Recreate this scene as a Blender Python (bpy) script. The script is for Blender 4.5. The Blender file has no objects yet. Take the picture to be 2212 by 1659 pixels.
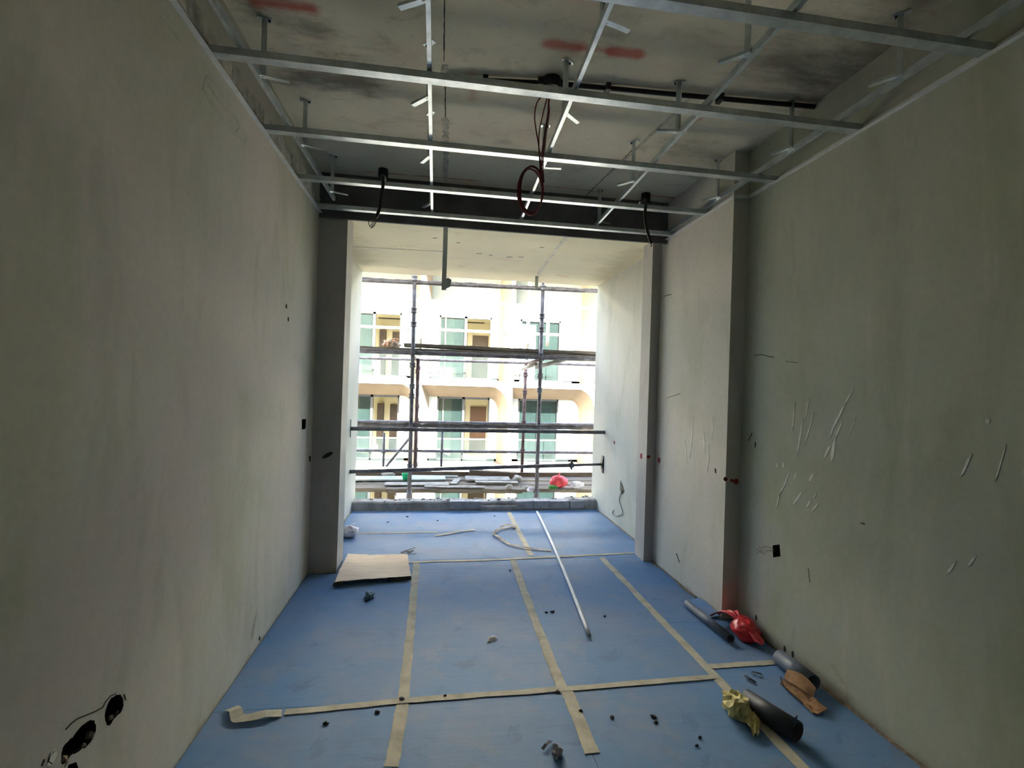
import bpy, bmesh, math, random
from mathutils import Vector, Matrix, noise as mnoise
from math import sin, cos, pi, radians

random.seed(7)
scn = bpy.context.scene
col = scn.collection

# ---------------------------------------------------------------- camera
W, H, F = 2212, 1659, 1064.0
YAW, PITCH, ROLL, CAMZ = 0.14587, 0.00313, 0.03117, 1.45
fw = Vector((sin(YAW) * cos(PITCH), cos(YAW) * cos(PITCH), sin(PITCH)))
rt0 = Vector((cos(YAW), -sin(YAW), 0)); up0 = rt0.cross(fw)
rt = cos(ROLL) * rt0 + sin(ROLL) * up0
up = -sin(ROLL) * rt0 + cos(ROLL) * up0
CAM = Vector((0, 0, CAMZ))
cd = bpy.data.cameras.new('camera'); cam = bpy.data.objects.new('camera', cd); col.objects.link(cam)
cd.sensor_fit = 'HORIZONTAL'; cd.sensor_width = 36; cd.lens = F / W * 36
cd.clip_start = 0.05; cd.clip_end = 400
m = Matrix((rt, up, -fw)).transposed().to_4x4(); m.translation = CAM
cam.matrix_world = m
scn.camera = cam

# ---------------------------------------------------------------- sky, sun, exposure
wd = bpy.data.worlds.new('world'); scn.world = wd; wd.use_nodes = True
wn = wd.node_tree.nodes; wl = wd.node_tree.links
bg = wn['Background']; sky = wn.new('ShaderNodeTexSky'); sky.sky_type = 'NISHITA'
sky.sun_disc = False; sky.sun_elevation = radians(33); sky.sun_rotation = radians(203)
sky.dust_density = 3.0; sky.air_density = 1.0
wl.new(sky.outputs[0], bg.inputs[0]); bg.inputs[1].default_value = 0.17
sd = bpy.data.lights.new('sun', 'SUN'); sd.energy = 7.0; sd.angle = radians(0.6); sd.color = (1, 0.965, 0.91)
sun = bpy.data.objects.new('sun', sd); col.objects.link(sun)
sun.location = (6, -15, 14)
sun.rotation_euler = Vector((-0.55, 1.3, -0.92)).to_track_quat('-Z', 'Y').to_euler()
vs = scn.view_settings
vs.view_transform = 'Standard'; vs.look = 'None'; vs.gamma = 1; vs.use_curve_mapping = False
vs.exposure = 3.8

# ---------------------------------------------------------------- helpers
def P(ax, val, u, v):
    """point where the sight line of photo pixel (u, v) meets the plane axis=val of the room"""
    d = rt * ((u - W / 2) / F) - up * ((v - H / 2) / F) + fw
    t = (val - CAM[ax]) / d[ax]
    return CAM + d * t

class MB:
    def __init__(s): s.v = []; s.f = []; s.smooth = False
    def add(s, vs, fs):
        o = len(s.v); s.v += [Vector(p) for p in vs]; s.f += [tuple(i + o for i in f) for f in fs]; return s
    def box(s, a, b, M=None):
        x0, y0, z0 = a; x1, y1, z1 = b
        vs = [Vector(p) for p in ((x0,y0,z0),(x1,y0,z0),(x1,y1,z0),(x0,y1,z0),(x0,y0,z1),(x1,y0,z1),(x1,y1,z1),(x0,y1,z1))]
        if M: vs = [M @ p for p in vs]
        return s.add(vs, [(0,3,2,1),(4,5,6,7),(0,1,5,4),(1,2,6,5),(2,3,7,6),(3,0,4,7)])
    def prism(s, pts, d):
        """closed outline (3d points) pushed by vector d"""
        n = len(pts); d = Vector(d); A = [Vector(p) for p in pts]
        fs = [tuple(range(n))[::-1], tuple(range(n, 2 * n))] + [(i, (i + 1) % n, n + (i + 1) % n, n + i) for i in range(n)]
        return s.add(A + [p + d for p in A], fs)
    def tube(s, pts, r, seg=10, caps=True, inner=0):
        """round bar along points; r may be a list; inner > 0 makes an open pipe"""
        pts = [Vector(p) for p in pts]; n = len(pts)
        rs = r if isinstance(r, (list, tuple)) else [r] * n
        vs = []; prev = None
        for i in range(n):
            t = (pts[min(i + 1, n - 1)] - pts[max(i - 1, 0)]).normalized()
            if prev is None:
                a = t.orthogonal().normalized()
            else:
                a = prev - t * prev.dot(t); a = a.normalized() if a.length > 1e-6 else t.orthogonal().normalized()
            prev = a; b = t.cross(a)
            for k in range(seg):
                th = 2 * pi * k / seg
                vs.append((pts[i], a * cos(th) + b * sin(th), rs[i]))
        out = [p + d * q for p, d, q in vs]
        fs = [(i*seg+k, i*seg+(k+1)%seg, (i+1)*seg+(k+1)%seg, (i+1)*seg+k) for i in range(n-1) for k in range(seg)]
        if inner:
            m = len(out); out += [p + d * (q - inner) for p, d, q in vs]
            fs += [(m+i*seg+k, m+(i+1)*seg+k, m+(i+1)*seg+(k+1)%seg, m+i*seg+(k+1)%seg) for i in range(n-1) for k in range(seg)]
            for e in (0, (n-1)*seg):
                fs += [(e+k, m+e+k, m+e+(k+1)%seg, e+(k+1)%seg) if e == 0 else (e+k, e+(k+1)%seg, m+e+(k+1)%seg, m+e+k) for k in range(seg)]
        elif caps:
            fs += [tuple(range(seg))[::-1], tuple((n-1)*seg + k for k in range(seg))]
        s.smooth = True
        return s.add(out, fs)
    def grid(s, fn, nu, nv, thick=0):
        """surface fn(u, v) over 0..1, optional thickness downwards along fn's third dimension"""
        vs = [Vector(fn(i / nu, j / nv)) for j in range(nv + 1) for i in range(nu + 1)]
        w = nu + 1
        fs = [(j*w+i, j*w+i+1, (j+1)*w+i+1, (j+1)*w+i) for j in range(nv) for i in range(nu)]
        if thick:
            m = len(vs); vs += [p - Vector((0, 0, thick)) for p in vs]
            fs += [tuple(reversed([m + q for q in f])) for f in fs]
            edge = [i for i in range(nu)] ; rim = []
            rim += [(i, i + 1) for i in range(nu)]
            rim += [(j*w+nu, (j+1)*w+nu) for j in range(nv)]
            rim += [(nv*w+i+1, nv*w+i) for i in reversed(range(nu))]
            rim += [((j+1)*w, j*w) for j in reversed(range(nv))]
            fs += [(b, a, m + a, m + b) for a, b in rim]
        return s.add(vs, fs)
    def mesh(s, name, off=Vector((0, 0, 0))):
        me = bpy.data.meshes.new(name)
        me.from_pydata([p - off for p in s.v], [], s.f); me.validate()
        bm = bmesh.new(); bm.from_mesh(me); bmesh.ops.recalc_face_normals(bm, faces=bm.faces); bm.to_mesh(me); bm.free()
        if s.smooth: 
            for p in me.polygons: p.use_smooth = len(p.vertices) <= 4
        return me

def root_loc(o):
    v = Vector((0, 0, 0))
    while o: v += o.location; o = o.parent
    return v
def part(name, mb, mt, parent, label=None, kind=None):
    me = mb.mesh(name, root_loc(parent)); me.materials.append(mt)
    o = bpy.data.objects.new(name, me); col.objects.link(o); o.parent = parent
    if label: o['label'] = label
    if kind: o['kind'] = kind
    return o
def tag(o, label, cat, group=None):
    o['label'] = label; o['category'] = cat
    if group: o['group'] = group
    return o
def thing(name, label, cat, loc, group=None):
    o = bpy.data.objects.new(name, None); col.objects.link(o); o.location = Vector(loc)
    o.empty_display_size = 0.05
    return tag(o, label, cat, group)
def solo(name, mb, mt, label, cat, group=None):
    xs = [p.x for p in mb.v]; ys = [p.y for p in mb.v]; zs = [p.z for p in mb.v]
    off = Vector(((min(xs)+max(xs))/2, (min(ys)+max(ys))/2, min(zs)))
    me = mb.mesh(name, off); me.materials.append(mt)
    o = bpy.data.objects.new(name, me); col.objects.link(o); o.location = off
    return tag(o, label, cat, group)
def struct(name, mb, mt):
    me = mb.mesh(name); me.materials.append(mt)
    o = bpy.data.objects.new(name, me); col.objects.link(o); o['kind'] = 'structure'; return o
def copy_tree(o, parent=None):
    c = o.copy(); col.objects.link(c); c.parent = parent
    for ch in list(o.children): copy_tree(ch, c)
    return c
def cut(o, cutters):
    """carve the closed shapes out of the object for good"""
    tmp = []
    for mb in cutters:
        me = mb.mesh('cutter'); me.materials.append(M['hole']); c = bpy.data.objects.new('cutter', me); col.objects.link(c); tmp.append(c)
        md = o.modifiers.new('b', 'BOOLEAN'); md.operation = 'DIFFERENCE'; md.object = c; md.solver = 'EXACT'; md.material_mode = 'TRANSFER'
    dg = bpy.context.evaluated_depsgraph_get()
    me = bpy.data.meshes.new_from_object(o.evaluated_get(dg))
    o.modifiers.clear(); o.data = me
    for c in tmp:
        d = c.data; bpy.data.objects.remove(c); bpy.data.meshes.remove(d)

# ---------------------------------------------------------------- materials
def lin(c):
    return tuple((x / 12.92 if x <= 0.04045 else ((x + 0.055) / 1.055) ** 2.4) for x in (q / 255 for q in c)) + (1,)
class NT:
    def __init__(s, name):
        s.m = bpy.data.materials.new(name); s.m.use_nodes = True; s.t = s.m.node_tree; s.n = s.t.nodes; s.l = s.t.links
        s.b = s.n['Principled BSDF']; s.co = s.n.new('ShaderNodeTexCoord').outputs['Object']
    def link(s, a, b): s.l.new(a, b)
    def mapped(s, scale=(1,1,1), loc=(0,0,0), rot=(0,0,0)):
        k = s.n.new('ShaderNodeMapping'); k.inputs['Scale'].default_value = scale; k.inputs['Location'].default_value = loc; k.inputs['Rotation'].default_value = rot
        s.link(s.co, k.inputs[0]); return k.outputs[0]
    def noise(s, scale, detail=5, rough=.55, vec=None, dist=0):
        k = s.n.new('ShaderNodeTexNoise'); k.inputs['Scale'].default_value = scale; k.inputs['Detail'].default_value = detail
        k.inputs['Roughness'].default_value = rough; k.inputs['Distortion'].default_value = dist
        s.link(vec or s.co, k.inputs['Vector']); return k.outputs['Fac']
    def ramp(s, fac, lo, hi, a=0.0, b=1.0):
        k = s.n.new('ShaderNodeMapRange'); k.interpolation_type = 'SMOOTHSTEP'
        s.link(fac, k.inputs[0]); k.inputs[1].default_value = lo; k.inputs[2].default_value = hi; k.inputs[3].default_value = a; k.inputs[4].default_value = b
        return k.outputs[0]
    def math(s, op, a, b=None, c=None):
        k = s.n.new('ShaderNodeMath'); k.operation = op
        for i, q in enumerate((a, b, c)):
            if q is None: continue
            if isinstance(q, (int, float)): k.inputs[i].default_value = q
            else: s.link(q, k.inputs[i])
        return k.outputs[0]
    def mix(s, fac, a, b, mode='MIX'):
        k = s.n.new('ShaderNodeMix'); k.data_type = 'RGBA'; k.blend_type = mode
        for i, q in ((0, fac), (6, a), (7, b)):
            if isinstance(q, (int, float)): k.inputs[i].default_value = q
            elif isinstance(q, tuple): k.inputs[i].default_value = q
            else: s.link(q, k.inputs[i])
        return k.outputs[2]
    def blob(s, a, b, r, soft, wob=None, amt=0.0):
        """1 inside a capsule from a to b (object space), fading to 0 at its edge"""
        a = Vector(a); ba = Vector(b) - a
        def vm(op, x, y=None):
            k = s.n.new('ShaderNodeVectorMath'); k.operation = op
            for i, q in enumerate((x, y)):
                if q is None: continue
                if isinstance(q, Vector): k.inputs[i].default_value = q
                else: s.link(q, k.inputs[i])
            return k
        pa = vm('SUBTRACT', s.co, a).outputs[0]
        h = s.math('DIVIDE', vm('DOT_PRODUCT', pa, ba).outputs['Value'], max(ba.dot(ba), 1e-6))
        k = s.n.new('ShaderNodeClamp'); s.link(h, k.inputs[0])
        sc = s.n.new('ShaderNodeVectorMath'); sc.operation = 'SCALE'; sc.inputs[0].default_value = ba; s.link(k.outputs[0], sc.inputs['Scale'])
        d = vm('LENGTH', vm('SUBTRACT', pa, sc.outputs[0]).outputs[0]).outputs['Value']
        if wob is not None: d = s.math('ADD', d, s.math('MULTIPLY', s.math('SUBTRACT', wob, 0.5), amt))
        return s.ramp(d, r + soft, r - soft)
    def bump(s, fac, strength=.3, dist=.01):
        k = s.n.new('ShaderNodeBump'); k.inputs['Strength'].default_value = strength; k.inputs['Distance'].default_value = dist
        s.link(fac, k.inputs['Height']); s.link(k.outputs[0], s.b.inputs['Normal'])
    def done(s, colr, rough=.8, metal=0, spec=.5):
        i = s.b.inputs
        if isinstance(colr, tuple): i['Base Color'].default_value = colr
        else: s.link(colr, i['Base Color'])
        if isinstance(rough, (int, float)): i['Roughness'].default_value = rough
        else: s.link(rough, i['Roughness'])
        i['Metallic'].default_value = metal; i['Specular IOR Level'].default_value = spec
        return s.m
def simple(name, c, c2=None, scale=6, stretch=(1,1,1), rough=.8, metal=0, spec=.4, lo=.35, hi=.65, bump=0, bscale=None):
    t = NT(name); c = lin(c); c2 = lin(c2) if c2 else tuple(x * .75 for x in c[:3]) + (1,)
    f = t.noise(scale, 6, .6, t.mapped(stretch))
    if bump: t.bump(t.noise(bscale or scale * 6, 4, .6, t.mapped(stretch)), bump)
    return t.done(t.mix(t.ramp(f, lo, hi), c, c2), rough, metal, spec)

def plaster(name, a, b, c, streak=.22):
    """skim-coated plaster: cloudy grey with olive and pinkish clouds, faint vertical trowel streaks"""
    t = NT(name)
    f1 = t.ramp(t.noise(.75, 4, .5, t.mapped((1, 1, .8)), .6), .40, .60)
    f2 = t.ramp(t.noise(1.1, 5, .55, t.mapped((1.2, 1.2, .7), (3, 1, 2)), .8), .46, .64)
    f3 = t.ramp(t.noise(2.2, 6, .6, t.mapped((1.6, 1.6, .5), (1, 8, 5)), .7), .50, .72)
    st = t.ramp(t.noise(2.1, 6, .62, t.mapped((2.4, 2.4, .42), (7, 2, 1)), .9), .52, .74)
    fine = t.noise(38, 5, .6)
    k = t.mix(f1, lin(a), lin(b))
    k = t.mix(t.math('MULTIPLY', f2, .6), k, lin(c))
    k = t.mix(t.math('MULTIPLY', f3, .30), k, tuple(x * .62 for x in lin(c)[:3]) + (1,))
    k = t.mix(t.math('MULTIPLY', st, streak), k, lin((214, 204, 190)))
    wob = t.noise(7, 5, .65)
    for q0, q1, r, so, o in (((-.93, 2.755, .10), (-.93, 2.80, .19), .012, .022, .55), ((1.93, 2.52, .01), (1.93, 2.05, .0), .03, .05, .6), ((1.93, 2.05, .0), (1.93, 1.3, .0), .01, .03, .6),
                             ((1.93, 2.9, .0), (1.93, 2.5, .0), .012, .03, .5), ((1.93, 2.14, .14), (1.93, 2.08, .10), .004, .02, .4), ((1.83, 3.4, .0), (1.83, 3.0, .0), .012, .03, .35), ((-.93, 3.8, .0), (-.93, 1.2, .0), .006, .014, .35)):
        k = t.mix(t.math('MULTIPLY', t.blob(q0, q1, r, so, wob, .10), o), k, lin((112, 92, 70)))
    k = t.mix(t.ramp(fine, .3, .75, 0, .10), k, lin((110, 104, 94)))
    t.bump(t.math('ADD', t.math('MULTIPLY', fine, .5), t.math('MULTIPLY', st, .6)), .12, .006)
    return t.done(k, .8, 0, .3)
M = {}
M['wall'] = plaster('plaster', (188, 186, 171), (192, 184, 172), (170, 172, 144))
M['wall_near_right'] = plaster('plaster_greenish_dimmed', (174, 177, 158), (178, 176, 162), (156, 161, 130))  # greenish plaster, also darkened to paint the light falling off near the camera
M['wall_pier'] = plaster('plaster_lit', (206, 202, 188), (208, 200, 188), (192, 191, 170), .3)  # same plaster lightened: window light on the far section is in the colour
M['wall_balcony'] = plaster('plaster_balcony', (190, 190, 176), (194, 192, 180), (180, 182, 164), .3)
M['pier'] = plaster('plaster_pier', (180, 178, 168), (184, 178, 172), (168, 169, 152), .1)
M['concrete'] = simple('concrete', (120, 116, 108), (92, 89, 83), 5, rough=.9, bump=.4)
M['beam'] = simple('beam_concrete_shaded', (104, 102, 102), (86, 84, 84), 5, rough=.9, bump=.3)  # concrete darkened to carry the shade of the face turned from the window
M['kerb'] = simple('kerb_cement', (176, 174, 171), (142, 140, 137), 9, rough=.95, bump=.6)
M['block'] = simple('kerb_block', (190, 188, 191), (160, 158, 160), 12, rough=.95, bump=.5)
M['galv'] = simple('galvanised', (206, 213, 213), (182, 191, 191), 14, (1, 1, 1), rough=.36, metal=.72, spec=.5)
M['trim'] = simple('wall_angle_metal', (228, 229, 225), (214, 216, 212), 20, rough=.5, metal=.1)
M['black'] = simple('black_plastic', (26, 26, 27), rough=.5)
M['hole'] = simple('broken_cavity', (16, 13, 12), (34, 27, 23), 40, rough=1, bump=.8, spec=.1)
M['red_wire'] = simple('red_wire', (128, 30, 30), (100, 24, 25), 30, rough=.45)
M['wire_dark'] = simple('dark_wire', (92, 74, 64), (70, 56, 50), 40, rough=.5)
M['copper'] = simple('wire_end', (112, 92, 80), (80, 70, 66), 40, rough=.5)
M['tape'] = simple('masking_tape', (196, 192, 172), (160, 154, 136), 9, rough=.75, lo=.3, hi=.75)
M['tape_edge'] = simple('tape_ribbon', (186, 176, 156), (128, 116, 102), 14, rough=.75)
M['pvc'] = simple('white_pvc', (232, 236, 238), (214, 219, 222), 8, rough=.4)
M['greypipe'] = simple('grey_pipe', (98, 108, 122), (82, 90, 102), 10, rough=.45)
M['darkpipe'] = simple('dark_pipe', (58, 62, 72), (46, 49, 56), 10, rough=.5)
M['card'] = simple('cardboard', (248, 226, 198), (234, 210, 182), 6, (1, 5, 1), rough=.85)
M['card_dark'] = simple('cardboard_torn', (176, 138, 100), (142, 106, 74), 12, rough=.9)
M['card_edge'] = simple('cardboard_edge', (64, 56, 48), (44, 39, 34), 20, rough=.9)
M['redbag'] = simple('red_film', (226, 52, 58), (190, 30, 38), 9, rough=.32, spec=.6)
M['redbag_pink'] = simple('pink_red_film', (236, 84, 92), (214, 58, 70), 9, rough=.4, spec=.5)  # lighter pink-red film for gathered ends, ties and the platform bag
M['whitebag'] = simple('white_film', (222, 218, 222), (196, 192, 200), 12, rough=.4)
M['yellow'] = simple('yellow_paper', (226, 214, 150), (204, 190, 120), 14, rough=.6)
M['greenfilm'] = simple('green_film', (64, 150, 66), (48, 118, 52), 14, rough=.4)
M['teal_plastic'] = simple('teal_plastic', (30, 186, 128), (20, 150, 104), 14, rough=.4)
M['foil'] = simple('foil', (214, 214, 216), (150, 150, 154), 60, rough=.28, metal=.6)
M['scrap_dark'] = simple('dark_scrap', (44, 48, 62), (30, 32, 40), 30, rough=.7)
M['scrap_white'] = simple('pale_scrap', (240, 234, 234), (222, 216, 216), 30, rough=.7)
M['scrap_teal'] = simple('teal_scrap', (128, 158, 166), (96, 126, 138), 30, rough=.6)
M['steel'] = simple('scaffold_steel', (124, 122, 127), (94, 88, 88), 12, (1, 1, 1), rough=.5, metal=.15, bump=.3)
M['rust'] = simple('rusty_steel', (116, 94, 90), (84, 66, 62), 14, rough=.75, metal=.1, bump=.4)
M['pale_tube'] = simple('pale_tube', (206, 202, 186), (180, 174, 156), 10, rough=.6)  # pale tubes; on rear standards and upper guard rails the sunlight is painted in
M['plank'] = simple('weathered_plank', (136, 128, 116), (104, 96, 86), 7, (.6, 9, 4), rough=.95, bump=.5)
M['plank_red'] = simple('film_faced_plank', (112, 98, 84), (98, 84, 72), 4, (1, 4, 4), rough=.85)
M['plank_edge'] = simple('plank_edge', (150, 118, 86), (116, 84, 60), 6, (.6, 6, 6), rough=.9)
M['cement_board'] = simple('cement_board', (168, 166, 158), (138, 134, 126), 9, rough=.95, bump=.4)
M['pale_board'] = simple('pale_blue_board', (186, 196, 196), (166, 176, 176), 6, rough=.9)
M['stone'] = simple('pale_stone', (186, 182, 170), (150, 146, 134), 16, rough=.95, bump=.5)
M['mortar'] = simple('mortar_crust', (122, 115, 110), (90, 84, 80), 30, rough=1, bump=.8)
M['cloth'] = simple('orange_cloth', (222, 158, 108), (238, 220, 200), 22, rough=.9, lo=.45, hi=.55)
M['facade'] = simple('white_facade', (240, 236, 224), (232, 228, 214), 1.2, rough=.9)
M['bay_shade'] = simple('bay_wall_shaded', (152, 158, 153), (146, 152, 148), 1.2, rough=.9)  # white bay walls greyed, so the recess shade sits in their colour
M['bay_shade_upper'] = simple('upper_bay_wall_shaded', (108, 116, 111), (102, 110, 106), 1.2, rough=.9)  # darker copy that paints the deeper shade of the tall upper recess
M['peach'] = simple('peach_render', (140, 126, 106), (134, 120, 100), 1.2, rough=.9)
M['frame'] = simple('window_frame', (38, 41, 40), (32, 35, 34), 3, rough=.5)
M['interior'] = simple('cream_room', (206, 201, 178), (200, 195, 170), 1, rough=.9)
M['darkdoor'] = simple('dark_door', (84, 74, 66), (66, 58, 52), 2, rough=.6)
M['browndoor'] = simple('brown_door', (100, 76, 62), (92, 70, 57), 2, rough=.6)
M['slot'] = simple('dark_slot', (54, 54, 50), rough=.7)
M['bluefilm'] = simple('blue_film', (150, 196, 232), (136, 184, 224), 2, rough=.5)
M['balcony_tile'] = simple('balcony_tile', (112, 104, 96), (100, 93, 86), 2, rough=.8)
M['rail'] = simple('white_rail', (236, 238, 232), (226, 228, 222), 2, rough=.4)
M['ground'] = simple('ground_paving', (92, 90, 86), (78, 76, 72), 2, rough=.95)
M['redpaint'] = simple('red_paint', (150, 52, 46), (120, 44, 42), 60, rough=.8)
M['putty'] = simple('putty_smear', (224, 223, 210), (206, 204, 190), 30, rough=.6)
M['crack'] = simple('crack', (62, 60, 52), rough=1)
M['filler'] = simple('joint_filler', (196, 192, 176), (160, 156, 142), 14, rough=.9, bump=.4)
M['filler_pale'] = simple('joint_filler_pale', (226, 220, 200), (200, 194, 174), 14, rough=.9, bump=.4)
M['dirt'] = simple('floor_dirt', (150, 136, 118), (116, 104, 90), 30, rough=1, bump=.6)
M['string'] = simple('pale_string', (228, 226, 210), rough=.8)

def glass(name, tint, alpha):
    t = NT(name)
    t.b.inputs['Roughness'].default_value = .08; t.b.inputs['Alpha'].default_value = alpha
    f = t.noise(1.6, 4, .6, t.mapped((1.5, 1, .8)))
    return t.done(t.mix(t.ramp(f, .35, .7), lin(tint), lin(tuple(int(x * .86) for x in tint))), .08, 0, .08)
M['teal_glass'] = glass('teal_glass', (30, 43, 41), .68)
M['grey_glass'] = glass('grey_glass', (44, 53, 50), .45)
M['rail_glass'] = glass('balustrade_glass', (50, 60, 58), .26)

def sheet_mat():
    """blue foam floor protection: dusty, scuffed, a little creased across"""
    t = NT('blue_foam')
    big = t.noise(1.7, 5, .6); mid = t.noise(5, 6, .65, t.mapped((1, 1, 1), (4, 4, 0)), .5)
    fine = t.noise(60, 4, .6); cre = t.noise(7, 4, .5, t.mapped((.5, 4, 1)))
    k = t.mix(t.ramp(big, .3, .7), lin((86, 132, 178)), lin((112, 138, 172)))
    k = t.mix(t.ramp(mid, .5, .75, 0, .55), k, lin((132, 142, 158)))
    k = t.mix(t.ramp(mid, .28, .42, .35, 0), k, lin((44, 78, 112)))
    k = t.mix(t.ramp(fine, .62, .8, 0, .35), k, lin((70, 78, 88)))
    k = t.mix(t.ramp(t.noise(2.6, 7, .7, t.mapped((1, 1, 1), (8, 1, 0)), .8), .54, .74, 0, .42), k, lin((92, 92, 98)))
    t.bump(t.math('ADD', t.math('MULTIPLY', cre, .7), t.math('MULTIPLY', fine, .15)), .25, .01)
    return t.done(k, .62, 0, .35)
M['sheet'] = sheet_mat()

def ceiling_mat(name='slab_soffit', lift=1.0):
    """board-marked concrete slab with red marking-paint strokes and damp stains"""
    t = NT(name)
    big = t.noise(1.1, 5, .6); mid = t.noise(3.2, 6, .65, t.mapped((1, 1.6, 1), (2, 5, 0)), .6); fine = t.noise(34, 5, .6)
    pk = t.noise(1.6, 4, .6, t.mapped((1, 1, 1), (9, 3, 0)))
    k = t.mix(t.ramp(big, .35, .65), lin((220, 213, 188)), lin((208, 203, 182)))
    k = t.mix(t.ramp(pk, .52, .68, 0, .5), k, lin((214, 195, 176)))
    k = t.mix(t.ramp(mid, .54, .74, 0, .5), k, lin((150, 144, 124)))
    k = t.mix(t.ramp(fine, .55, .8, 0, .25), k, lin((96, 92, 80)))
    wob = t.noise(9, 5, .7); wob2 = t.noise(5, 6, .7, t.mapped((1, 2.5, 1)))
    Z = 3.0
    for a, b, r, s, o in (((-.72, 2.62, Z), (-.45, 2.64, Z), .10, .12, .7), ((1.55, 2.1, Z), (1.95, 2.3, Z), .12, .22, .75),
                          ((1.5, 2.95, Z), (1.9, 3.1, Z), .1, .2, .6), ((1.75, 1.3, Z), (1.9, 2.0, Z), .15, .2, .6), ((-.8, 2.2, Z), (-.6, 2.3, Z), .06, .12, .6),
                          ((1.75, 4.3, 2.715), (1.85, 5.5, 2.715), .12, .15, .55), ((-.9, 4.3, 2.715), (-.85, 5.4, 2.715), .12, .16, .55)):
        k = t.mix(t.math('MULTIPLY', t.blob(a, b, r, s, wob2, .5), o), k, lin((62, 54, 46)))
    for a, b, r, s, o in (((-.80, 2.17, Z), (-.58, 2.165, Z), .026, .03, .85), ((.44, 2.18, Z), (.58, 2.178, Z), .032, .026, .75), ((.58, 2.18, Z), (.74, 2.175, Z), .012, .024, .55),
                          ((.74, 2.176, Z), (.86, 2.174, Z), .034, .018, .8), ((.11, 2.45, Z), (.13, 2.68, Z), .02, .03, .35), ((1.42, 2.62, Z), (1.36, 2.8, Z), .01, .018, .5),
                          ((-.58, 3.77, Z), (.26, 3.75, Z), .006, .012, .7), ((.74, 3.73, Z), (1.2, 3.75, Z), .006, .012, .7), ((1.62, 3.73, Z), (1.9, 3.735, Z), .014, .016, .75),
                          ((.55, 4.9, 2.715), (.75, 4.95, 2.715), .02, .03, .35), ((1.3, 5.45, 2.715), (1.4, 5.5, 2.715), .03, .04, .5), ((.18, 5.3, 2.715), (.2, 5.35, 2.715), .03, .04, .4)):
        k = t.mix(t.math('MULTIPLY', t.blob(a, b, r, s, wob, .06), o), k, lin((178, 74, 58)))
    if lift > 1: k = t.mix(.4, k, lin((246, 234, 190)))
    t.bump(t.math('ADD', t.math('MULTIPLY', fine, .4), mid), .12, .006)
    return t.done(k, .85, 0, .3)
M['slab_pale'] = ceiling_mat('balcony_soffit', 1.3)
M['slab'] = ceiling_mat()

# ---------------------------------------------------------------- room shell
XL, XR, XR1, YB = -0.93, 1.93, 1.83, -2.6
YP1, YP2, YF, YE = 2.92, 3.86, 3.86, 5.69     # right wall step, piers, beam face, outer edge of the balcony
ZC, ZS = 3.0, 2.715                            # slab underside, balcony soffit
struct('floor', MB().box((-1.2, YB - .2, -.25), (2.2, 5.9, -.005)), M['concrete'])

wl_ = struct('wall_left', MB().box((XL - .2, YB, -.005), (XL, 5.9, ZC)), M['wall'])
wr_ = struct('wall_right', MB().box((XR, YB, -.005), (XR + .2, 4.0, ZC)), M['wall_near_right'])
wb_mb = MB().box((XL - .2, YB - .2, -.005), (XR + .2, YB, ZC))
struct('wall_back', wb_mb, M['wall'])

# piers standing proud of the walls
pl = MB().prism([(-.93, 3.86, -.005), (-.727, 3.88, -.005), (-.727, 4.12, -.005), (-.93, 4.12, -.005)], (0, 0, ZS + .004))
part('pier', pl, M['pier'], wl_)
p1 = MB().box((XR1, YP1, -.005), (XR + .1, 3.99, ZC))
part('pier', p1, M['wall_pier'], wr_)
p2 = MB().box((1.748, 3.95, -.005), (2.05, 4.14, ZS))
part('pier', p2, M['pier'], wr_)
part('balcony_wall', MB().box((1.905, 4.13, -.005), (2.13, 5.9, ZS + .02)), M['wall_balcony'], wr_)
part('balcony_wall', MB().box((XL - .01, 4.11, -.005), (XL + .003, 5.9, ZS + .02)), M['wall_balcony'], wl_)

ce = struct('ceiling', MB().box((-1.13, YB - .2, ZC), (2.13, 3.873, ZC + .2)), M['slab'])
part('beam', MB().box((-.93, 3.85, 2.663), (1.95, 3.872, ZC)), M['beam'], ce)
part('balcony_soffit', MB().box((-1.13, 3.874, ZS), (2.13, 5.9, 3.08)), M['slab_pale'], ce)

# joint filler along the slab board joints
def ragged(pts, w, z, th=.003, n=26):
    """ragged strip under a slab, pts = two points in plan"""
    a, b = Vector(pts[0]), Vector(pts[1]); d = (b - a); q = Vector((-d.y, d.x)).normalized(); L = []; R = []
    for i in range(n + 1):
        c = a + d * (i / n); e = w * (.55 + .5 * random.random()); f = w * (.55 + .5 * random.random())
        if random.random() < .12: e *= .3
        L.append(c + q * e); R.append(c - q * f)
    mb = MB()
    for i in range(n):
        o = [L[i], L[i+1], R[i+1], R[i]]
        mb.add([(p.x, p.y, z) for p in o] + [(p.x, p.y, z - th) for p in o], [(0,1,2,3),(7,6,5,4),(0,4,5,1),(3,2,6,7)])
    return mb
for a, b, w in (((-.025, 2.42), (-.025, 2.55), .02), ((-.015, 2.9), (-.01, 3.14), .022), ((-.008, 3.16), (-.002, 3.8), .02), ((1.27, 2.4), (1.16, 3.45), .012)):
    part('joint_filler', ragged((a, b), w, ZC + .0005), M['filler'], ce)
for a, b, w in (((-.03, 1.6), (-.028, 2.4), .0035), ((-.02, 2.58), (-.015, 2.9), .004), ((1.19, 3.0), (1.12, 3.85), .004)):
    part('joint_crack', ragged((a, b), w, ZC + .0005, .001), M['crack'], ce)
part('joint_filler', ragged(((1.005, 3.9), (1.063, 5.45)), .022, ZS + .0005), M['filler_pale'], ce)
part('joint_filler', ragged(((-.9, 4.83), (.02, 4.77)), .006, ZS + .0005), M['filler_pale'], ce)
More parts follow.
